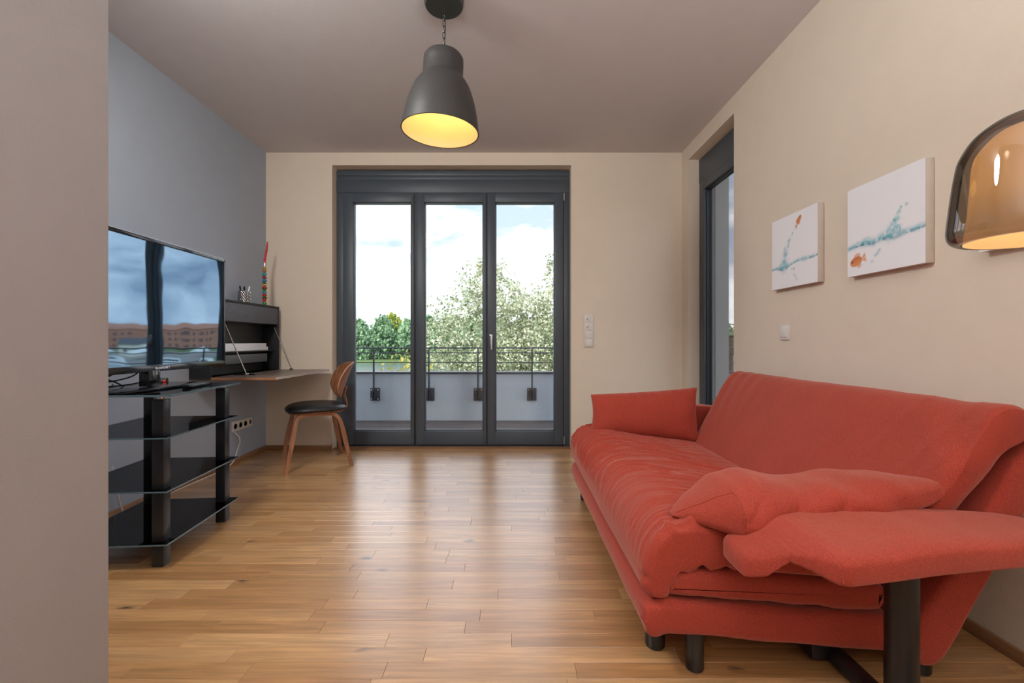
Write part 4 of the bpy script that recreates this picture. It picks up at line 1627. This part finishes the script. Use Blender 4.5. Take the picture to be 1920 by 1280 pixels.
# pencil cup on the desk
cup = empty('pencil_cup', (-2.178, 3.735, 1.3155), label='clear pencil cup with wire pattern on top of the wall desk', cat='cup')
M['cup_glass'] = glass('cup_glass', (0.52, 0.54, 0.56), refl=0.18, grow=0.9)
MB().lathe([(0.0, 0.002), (0.044, 0.002), (0.045, 0.006), (0.046, 0.098), (0.043, 0.098), (0.042, 0.008), (0.0, 0.007)], n=36).build('glass', M['cup_glass'], cup)
wr_ = MB()
for k in range(18):
    a0 = 2 * math.pi * k / 18
    wr_.tube([(0.0465 * math.cos(a0 + t * 1.2), 0.0465 * math.sin(a0 + t * 1.2), 0.006 + 0.088 * t) for t in np.linspace(0, 1, 9)], 0.0016, 5)
    wr_.tube([(0.0465 * math.cos(a0 - t * 1.2), 0.0465 * math.sin(a0 - t * 1.2), 0.006 + 0.088 * t) for t in np.linspace(0, 1, 9)], 0.0016, 5)
wr_.build('wire_pattern', M['chrome'], cup)
for i, (dx, dy, dx2, dy2, h, mat, lab) in enumerate([
        (-0.012, -0.01, 0.0, -0.034, 0.128, 'black_gloss', 'black marker leaning left in the pencil cup'),
        (0.01, 0.006, 0.012, 0.03, 0.132, 'black_gloss', 'black marker with white end leaning right in the cup'),
        (0.0, -0.004, 0.012, -0.018, 0.125, 'cabinet_black', 'short black pen in the middle of the pencil cup')]):
    p = empty('marker_pen', (-2.178 + dx, 3.735 + dy, 1.3225), label=lab, cat='pen', group='pens in the cup')
    MB().tube([(0, 0, 0.0), (dx2 * 0.8, dy2 * 0.8, h * 0.8)], 0.0055, 10).build('barrel', M[mat], p)
    MB().tube([(dx2 * 0.8, dy2 * 0.8, h * 0.8), (dx2, dy2, h)], 0.0065, 10).build('cap', M['white_plastic'] if i == 1 else M['black_gloss'], p)

# candlestick of coloured glass beads with a red taper candle
cs = empty('candlestick', (-2.132, 3.955, 1.3155), label='tall candlestick of stacked coloured glass beads on the wall desk', cat='candlestick')


def bead_mat(name, c):
    m, nt, b = new_mat(name)
    b.inputs['Base Color'].default_value = (*c, 1)
    b.inputs['Roughness'].default_value = 0.08
    b.inputs['Transmission Weight'].default_value = 0.35
    b.inputs['Coat Weight'].default_value = 0.5
    return m


BC = {'g': (0.05, 0.30, 0.04), 'r': (0.62, 0.03, 0.025), 'b': (0.04, 0.28, 0.55), 'y': (0.70, 0.42, 0.05), 't': (0.04, 0.42, 0.48), 'o': (0.55, 0.30, 0.08)}
BMATS = {k: bead_mat('bead_glass_' + k, c) for k, c in BC.items()}
seq = [('g', 'bar', .026, .017), ('r', 'cone', .030, .018), ('g', 'disc', .018, .025), ('r', 'ball', .026, .019), ('b', 'bar', .018, .018), ('g', 'cone', .022, .019),
       ('r', 'disc', .022, .026), ('y', 'ball', .022, .019), ('g', 'disc', .012, .021), ('b', 'ball', .034, .019), ('r', 'disc', .020, .023), ('t', 'ball', .034, .019),
       ('o', 'ball', .030, .018), ('y', 'bar', .012, .015)]
z = 0.0
for (c, kind, h, r) in seq:
    if kind == 'disc':
        pf = [(0.0, 0), (r * 0.45, 0.0), (r, h * 0.45), (r, h * 0.55), (r * 0.45, h), (0.0, h)]
    elif kind == 'cone':
        pf = [(0.0, 0), (r * 0.55, 0.0), (r * 0.95, h * 0.85), (r * 0.9, h), (0.0, h)]
    elif kind == 'bar':
        pf = [(0.0, 0), (r * 0.9, 0.0), (r, h * 0.2), (r, h * 0.8), (r * 0.9, h), (0.0, h)]
    else:
        pf = [(r * math.sin(t) if 0 < t < math.pi else 0.0, h * (1 - math.cos(t)) / 2) for t in np.linspace(0, math.pi, 9)]
    MB().lathe(pf, (0, 0, z), 20).build('bead', BMATS[c], cs, angle=40)
    z += h
MB().lathe([(0.0, z), (0.012, z), (0.014, z + 0.004), (0.012, z + 0.02), (0.013, z + 0.042), (0.009, z + 0.042), (0.009, z + 0.03), (0.0, z + 0.03)], n=20).build('candle_holder', M['steel'], cs)
M['wax'] = simple('red_wax', (0.55, 0.012, 0.03), rough=0.35, noise=0.1)
cd = empty('candle', (-2.132, 3.955, 1.3155 + z + 0.031), label='bent red taper candle in the bead candlestick', cat='candle')
cp = spline([(0, 0, 0), (0.005, 0, 0.05), (0.014, 0.0, 0.10), (0.022, 0, 0.15), (0.024, 0, 0.19)], 26).tolist()
cm = MB().tube(cp, [0.0095 - 0.004 * (i / 25) ** 3 + 0.0008 * math.sin(i * 1.3) for i in range(26)], 14)
cm.build('wax_body', M['wax'], cd)
MB().tube([(0.024, 0, 0.19), (0.0245, 0, 0.198)], 0.0012, 6).build('wick', M['cord_black'], cd)


# ------------------------------------------------------------------ chair
def chair():
    t = empty('desk_chair', (-1.60, 3.755, 0.0), math.atan2(-0.49, -0.87), label='walnut plywood chair with black seat pad in front of the wall desk', cat='chair')
    # side frames: bent plywood strip, front leg - rail under the seat - rear leg
    for sy in (1, -1):
        path = spline([(0.235, 0.238, 0.0), (0.205, 0.215, 0.16), (0.172, 0.19, 0.335), (0.150, 0.176, 0.405), (0.105, 0.170, 0.425), (0.0, 0.168, 0.425), (-0.095, 0.168, 0.421),
                       (-0.140, 0.174, 0.398), (-0.170, 0.186, 0.33), (-0.205, 0.212, 0.16), (-0.240, 0.238, 0.0)], 60)
        wdt = np.interp(np.linspace(0, 1, 60), [0, 0.2, 0.45, 0.55, 0.8, 1], [0.034, 0.046, 0.058, 0.058, 0.046, 0.034])
        thk = np.interp(np.linspace(0, 1, 60), [0, 0.22, 0.36, 0.5, 0.64, 0.78, 1], [0.024, 0.034, 0.026, 0.022, 0.026, 0.034, 0.024])
        P = np.zeros((60, 4, 3))
        for i in range(60):
            a = path[min(i + 1, 59)] - path[max(i - 1, 0)]
            a /= np.linalg.norm(a)
            sd = np.array([0, 1.0, 0])
            nn = np.cross(a, sd)
            nn /= np.linalg.norm(nn)
            w2, h2 = wdt[i] / 2, thk[i] / 2
            c = path[i]
            P[i] = [c + sd * w2 + nn * h2, c + sd * w2 - nn * h2, c - sd * w2 - nn * h2, c - sd * w2 + nn * h2]
        P[..., 1] *= sy
        P[0, :, 2] = 0.0
        P[-1, :, 2] = 0.0
        o = grid_mesh('leg_frame', P, M['walnut'], t, wrap_u=True, caps=True, smooth=True)
        o.data.set_sharp_from_angle(angle=R(40))
    # plywood seat shell and leather pad
    n = 64
    a = np.linspace(0, 2 * math.pi, n, endpoint=False)

    def outline(k):
        ca, sa = np.cos(a), np.sin(a)
        x = np.sign(ca) * np.abs(ca) ** 0.72 * 0.232 * k
        y = np.sign(sa) * np.abs(sa) ** 0.72 * (0.235 + 0.012 * ca) * k
        return x, y
    for (name, mat, rings) in (('seat_shell', 'walnut', [(0.60, 0.4325), (0.90, 0.4325), (0.925, 0.438), (0.925, 0.443), (0.90, 0.445), (0.60, 0.445)]),
                               ('seat_pad', 'black_leather', [(0.60, 0.4455), (0.93, 0.4455), (0.985, 0.452), (1.0, 0.461), (0.985, 0.472), (0.92, 0.484), (0.80, 0.4935), (0.6, 0.500), (0.3, 0.503), (0.05, 0.503)])):
        P = []
        for (k, z_) in rings:
            x, y = outline(k)
            dip = -0.006 * np.clip(x / 0.23, 0, 1) ** 2 * 1.5
            P.append(np.stack([x, y, z_ + dip - 0.012 * (np.clip(-x / 0.23, 0, 1) ** 2) * 0.4], 1))
        o = grid_mesh(name, np.array(P), M[mat], t, wrap_u=True, caps=True)
        o.data.set_sharp_from_angle(angle=R(60))
    # curved back shell
    S, T = 41, 31
    s = np.linspace(-1, 1, S)
    tt = np.linspace(0, 1, T)
    P = np.zeros((T, S, 3))
    for i, q in enumerate(tt):
        wid = np.interp(q, [0, 0.06, 0.18, 0.35, 0.6, 0.85, 0.94, 1.0], [0.06, 0.115, 0.165, 0.196, 0.205, 0.188, 0.168, 0.135])
        x = -0.190 - 0.085 * q - 0.02 * q * q + 0.085 * np.abs(s) ** 2.0 * (wid / 0.2) ** 2
        z_ = 0.525 + 0.305 * q - 0.014 * np.abs(s) ** 2 * (q > 0.5) * (q - 0.5) * 2
        P[i] = np.stack([x, s * wid, z_], 1)
    g = MB()
    idx = np.arange(S * T).reshape(T, S)
    fa = np.stack([idx[:-1, :-1], idx[:-1, 1:], idx[1:, 1:], idx[1:, :-1]], -1).reshape(-1, 4)
    g.add(P.reshape(-1, 3).tolist(), fa.tolist())
    o = g.build('backrest', M['walnut'], t, angle=50)
    o.data.materials.append(M['ply_edge'])
    sd = o.modifiers.new('thick', 'SOLIDIFY')
    sd.thickness = 0.010
    sd.offset = 0
    sd.material_offset_rim = 1
    # bent plywood stem under the seat up to the back
    path = spline([(0.02, 0, 0.426), (-0.12, 0, 0.428), (-0.205, 0, 0.434), (-0.238, 0, 0.462), (-0.232, 0, 0.51), (-0.222, 0, 0.56), (-0.235, 0, 0.62)], 40)
    P = np.zeros((40, 4, 3))
    for i in range(40):
        a_ = path[min(i + 1, 39)] - path[max(i - 1, 0)]
        a_ /= np.linalg.norm(a_)
        nn = np.cross(a_, [0, 1.0, 0])
        c = path[i]
        w2 = 0.045
        sd_ = np.array([0, 1.0, 0])
        P[i] = [c + sd_ * w2 + nn * .006, c + sd_ * w2 - nn * .006, c - sd_ * w2 - nn * .006, c - sd_ * w2 + nn * .006]
    o = grid_mesh('back_stem', P, M['walnut'], t, wrap_u=True, caps=True)
    o.data.set_sharp_from_angle(angle=R(40))


chair()


# ------------------------------------------------------------------ canvases with goldfish
def lerp(a, b, t):
    return a + (b - a) * t


def paint(kind, n=150):
    u = np.linspace(0, 1, n)
    U, W = np.meshgrid(u, u)        # U right, W up
    col = np.zeros((n, n, 3))
    col[:] = np.array([0.86, 0.87, 0.90])
    nz = vnoise(V3(U * 26, W * 26, 0.5), 81)
    nz2 = vnoise(V3(U * 60, W * 30, 2.5), 82)

    def blend(mask, c):
        m = np.clip(mask, 0, 1)[..., None]
        col[:] = col * (1 - m) + np.array(c) * m
    teal, deep = (0.16, 0.46, 0.55), (0.03, 0.18, 0.26)
    if kind == 1:
        line = 0.285 + 0.075 * U + 0.012 * np.sin(U * 11 + 1)
        th_ = 0.016 + 0.05 * np.exp(-((U - 0.27) / 0.10) ** 2) + 0.012 * np.exp(-((U - 0.75) / 0.1) ** 2)
        jx = 0.28 + 0.03 * np.sin(W * 5) + 0.30 * np.clip((W - 0.34) / 0.45, 0, 1) ** 2.2
        jet = np.exp(-((U - jx) / (0.075 - 0.058 * np.clip((W - .3) / .48, 0, 1))) ** 2) * (W > 0.28) * (W < 0.79)
        blend(jet * np.clip(0.55 + 0.8 * nz + 0.5 * nz2, 0, 0.95), (0.28, 0.54, 0.63))
        blend(jet * np.clip(nz2 * 1.5 - 0.5, 0, 0.9), deep)
        drops = [(0.55, 0.13), (0.58, 0.09), (0.52, 0.16), (0.47, 0.25), (0.52, 0.24)]
        fish = (0.615, 0.865, 0.085, 0.035, 52)
    elif kind == 2:
        line = 0.335 + 0.02 * U + 0.02 * np.sin(U * 6.0 - 0.6) - 0.030 * np.exp(-((U - 0.38) / 0.08) ** 2) + 0.03 * U ** 3
        th_ = 0.026 + 0.030 * np.exp(-((U - 0.6) / 0.13) ** 2) + 0.018 * np.exp(-((U - 0.3) / 0.12) ** 2)
        jx = 0.585 + 0.14 * np.clip((W - 0.36) / 0.25, 0, 1) ** 0.9
        jet = np.exp(-((U - jx) / (0.085 - 0.070 * np.clip((W - .34) / .26, 0, 1))) ** 2) * (W > 0.33) * (W < 0.62)
        jet += 0.6 * np.exp(-((U - 0.72 - (0.42 - W) * .3) / 0.05) ** 2) * (W > 0.33) * (W < 0.44)
        blend(jet * np.clip(0.45 + 0.9 * nz + 0.5 * nz2, 0, 0.95), (0.25, 0.56, 0.63))
        blend(jet * np.clip(nz2 * 1.5 - 0.4, 0, 0.9), deep)
        drops = [(0.42, 0.19), (0.44, 0.205), (0.36, 0.125), (0.46, 0.23), (0.40, 0.18), (0.79, 0.62)]
        fish = (0.155, 0.165, 0.11, 0.058, 12)
    else:
        line = 0.33 + 0.01 * np.sin(U * 9)
        th_ = 0.022 + 0.0 * U
        drops = []
        fish = None
    m = np.exp(-((W - line) / th_) ** 2)
    blend(m * np.clip(0.75 + 0.8 * nz, 0, 1), teal)
    blend(np.exp(-((W - line + th_ * 0.55) / (th_ * 0.3)) ** 2) * np.clip(0.35 + 0.9 * nz2, 0, 1), deep)
    blend(np.exp(-((W - line - th_ * 0.5) / (th_ * 0.3)) ** 2) * np.clip(0.1 + 0.9 * nz, 0, 1), (0.75, 0.85, 0.90))
    for (dx, dy) in drops:
        blend(np.exp(-(((U - dx) / 0.016) ** 2 + ((W - dy) / 0.016) ** 2)) * (0.6 + 0.5 * nz), (0.12, 0.42, 0.48))
    if fish:
        fx, fy, a, b, ang = fish
        c, s_ = math.cos(R(ang)), math.sin(R(ang))
        p = ((U - fx) * c + (W - fy) * s_) / a
        q = (-(U - fx) * s_ + (W - fy) * c) / b
        head = -1 if kind == 2 else 1
        p = p * head
        body = np.clip(4 * (1 - (p * 1.15 - 0.25) ** 2 - q ** 2), 0, 1)
        tail = np.clip(6 * (-(p) - 0.45), 0, 1) * np.clip(6 * (1.15 + p), 0, 1) * np.clip(4 * (np.abs(p + 0.40) * 1.5 + 0.1 - np.abs(q)), 0, 1) * np.clip((np.abs(q) - 0.05) * 8 + 0.6, 0, 1)
        fin = np.clip(5 * (1 - ((p + 0.05) / 0.45) ** 2 - ((q - 1.0) / 0.55) ** 2), 0, 1) * 0.8
        fin2 = np.clip(5 * (1 - ((p + 0.1) / 0.3) ** 2 - ((q + 1.05) / 0.5) ** 2), 0, 1) * 0.7
        blend(np.maximum(tail, np.maximum(fin, fin2)) * 0.85, (0.72, 0.30, 0.12))
        blend(body, (0.62, 0.20, 0.07))
        blend(body * np.clip(0.5 - q, 0, 1) * 0.5, (0.80, 0.42, 0.22))
        blend(np.exp(-(((p - 0.75) / 0.12) ** 2 + ((q - 0.2) / 0.2) ** 2)), (0.05, 0.03, 0.03))
    return col


def print_mat():
    m, nt, b = new_mat('printed_canvas')
    at = nt.nodes.new('ShaderNodeAttribute')
    at.attribute_name = 'paint'
    nt.links.new(at.outputs['Color'], b.inputs['Base Color'])
    b.inputs['Roughness'].default_value = 0.8
    b.inputs['Specular IOR Level'].default_value = 0.2
    tc = nt.nodes.new('ShaderNodeTexCoord')
    no = nt.nodes.new('ShaderNodeTexNoise')
    no.inputs['Scale'].default_value = 420
    bp = nt.nodes.new('ShaderNodeBump')
    bp.inputs['Strength'].default_value = 0.3
    bp.inputs['Distance'].default_value = 0.001
    nt.links.new(tc.outputs['Object'], no.inputs['Vector'])
    nt.links.new(no.outputs['Fac'], bp.inputs['Height'])
    nt.links.new(bp.outputs['Normal'], b.inputs['Normal'])
    return m


PM = print_mat()


def canvas(kind, ya, yb_, z0, z1, label):
    """ya far edge, yb near edge on the right wall"""
    t = empty('canvas_picture', (XR, (ya + yb_) / 2, (z0 + z1) / 2), label=label, cat='picture', group='goldfish canvases')
    hw, hh = (ya - yb_) / 2, (z1 - z0) / 2
    MB().box((-0.034, -hw, -hh), (-0.002, hw, hh), bevel=0.002).build('stretcher', M['canvas'], t)
    n = 150
    u = np.linspace(0, 1, n)
    U, W = np.meshgrid(u, u)
    P = np.stack([np.full_like(U, -0.0345), hw - 2 * hw * U, -hh + 2 * hh * W], -1)
    o = grid_mesh('print', P, PM, t, smooth=False)
    at = o.data.color_attributes.new('paint', 'FLOAT_COLOR', 'POINT')
    c = paint(kind, n).reshape(-1, 3)
    at.data.foreach_set('color', np.c_[c, np.ones(len(c))].ravel())


canvas(1, 2.70, 2.30, 1.302, 1.703, 'white canvas print of a goldfish leaping at the top, above the light switch')
canvas(2, 2.096, 1.703, 1.295, 1.690, 'white canvas print with a goldfish at lower left and a big splash')
canvas(3, 1.509, 1.115, 1.295, 1.684, 'white canvas print mostly hidden behind the smoked glass lamp')

# ------------------------------------------------------------------ switches, sockets, cables
sw = empty('light_switch', (XR, 2.625, 1.053), label='single white light switch on the beige wall below the goldfish canvas', cat='switch')
MB().box((-0.010, -0.043, -0.043), (0.0, 0.043, 0.043), bevel=0.002).build('plate', M['white_plastic'], sw)
MB().box((-0.016, -0.028, -0.028), (-0.009, 0.028, 0.028), bevel=0.002).build('rocker', M['white_plastic'], sw)
tp = empty('switch_panel', (0.729, YB, 1.097), label='tall white four-gang switch panel right of the terrace door', cat='switch')
MB().box((-0.042, -0.010, -0.150), (0.042, 0.0, 0.150), bevel=0.002).build('plate', M['white_plastic'], tp)
for k, zc in enumerate((0.109, 0.036, -0.036, -0.109)):
    if k < 2:
        for sx in (-0.0155, 0.0155):
            q = MB().box((sx - 0.0145, -0.0145, zc - 0.030), (sx + 0.0145, -0.009, zc + 0.030), bevel=0.002).build('button', M['white_plastic'], tp)
            if sx < 0:
                MB().box((sx - 0.003, -0.0152, zc - 0.006), (sx + 0.003, -0.0144, zc + 0.006)).build('mark', M['dark_plastic'], q)
    else:
        MB().box((-0.030, -0.0145, zc - 0.030), (0.030, -0.009, zc + 0.030), bevel=0.002).build('button', M['white_plastic'], tp)
so = empty('socket_strip', (XL, 3.83, 0.305), label='white strip of wall sockets low on the grey wall under the desk', cat='socket')
MB().box((0.0, -0.142, -0.040), (0.010, 0.142, 0.040), bevel=0.002).build('plate', M['white_plastic'], so)
for k in range(4):
    yc = -0.1065 + 0.071 * k
    ins = MB().lathe([(0.022, 0.0), (0.022, 0.004), (0.019, 0.005), (0.018, 0.0005), (0.0, 0.0005)], n=20)
    ob = ins.build('socket_insert', M['dark_plastic'] if k < 3 else M['white_plastic'], so)
    ob.rotation_euler = (0, R(90), 0)
    ob.location = (0.0095, yc, 0)
    if k < 3:
        rg = MB().lathe([(0.022, 0.0), (0.0235, 0.004), (0.026, 0.004), (0.026, 0.0)], n=24, close=True).build('ring', M['white_plastic'], so)
        rg.rotation_euler = (0, R(90), 0)
        rg.location = (0.0095, yc, 0)
cable = spline([(XL + 0.012, 3.70, 0.27), (XL + 0.05, 3.72, 0.20), (XL + 0.035, 3.70, 0.10), (XL + 0.03, 3.66, 0.03), (XL + 0.03, 3.55, 0.0055), (XL + 0.035, 3.35, 0.0055),
                (XL + 0.03, 3.15, 0.0055), (XL + 0.04, 2.94, 0.0055), (XL + 0.09, 2.80, 0.0055), (XL + 0.06, 2.70, 0.0055), (XL + 0.03, 2.62, 0.02), (XL + 0.03, 2.55, 0.3)], 80)
o = MB().tube(cable.tolist(), 0.0045, 8).build('power_cable', M['cord_white'])
tag(o, 'white power cable from the wall sockets along the floor behind the stand', 'cable')
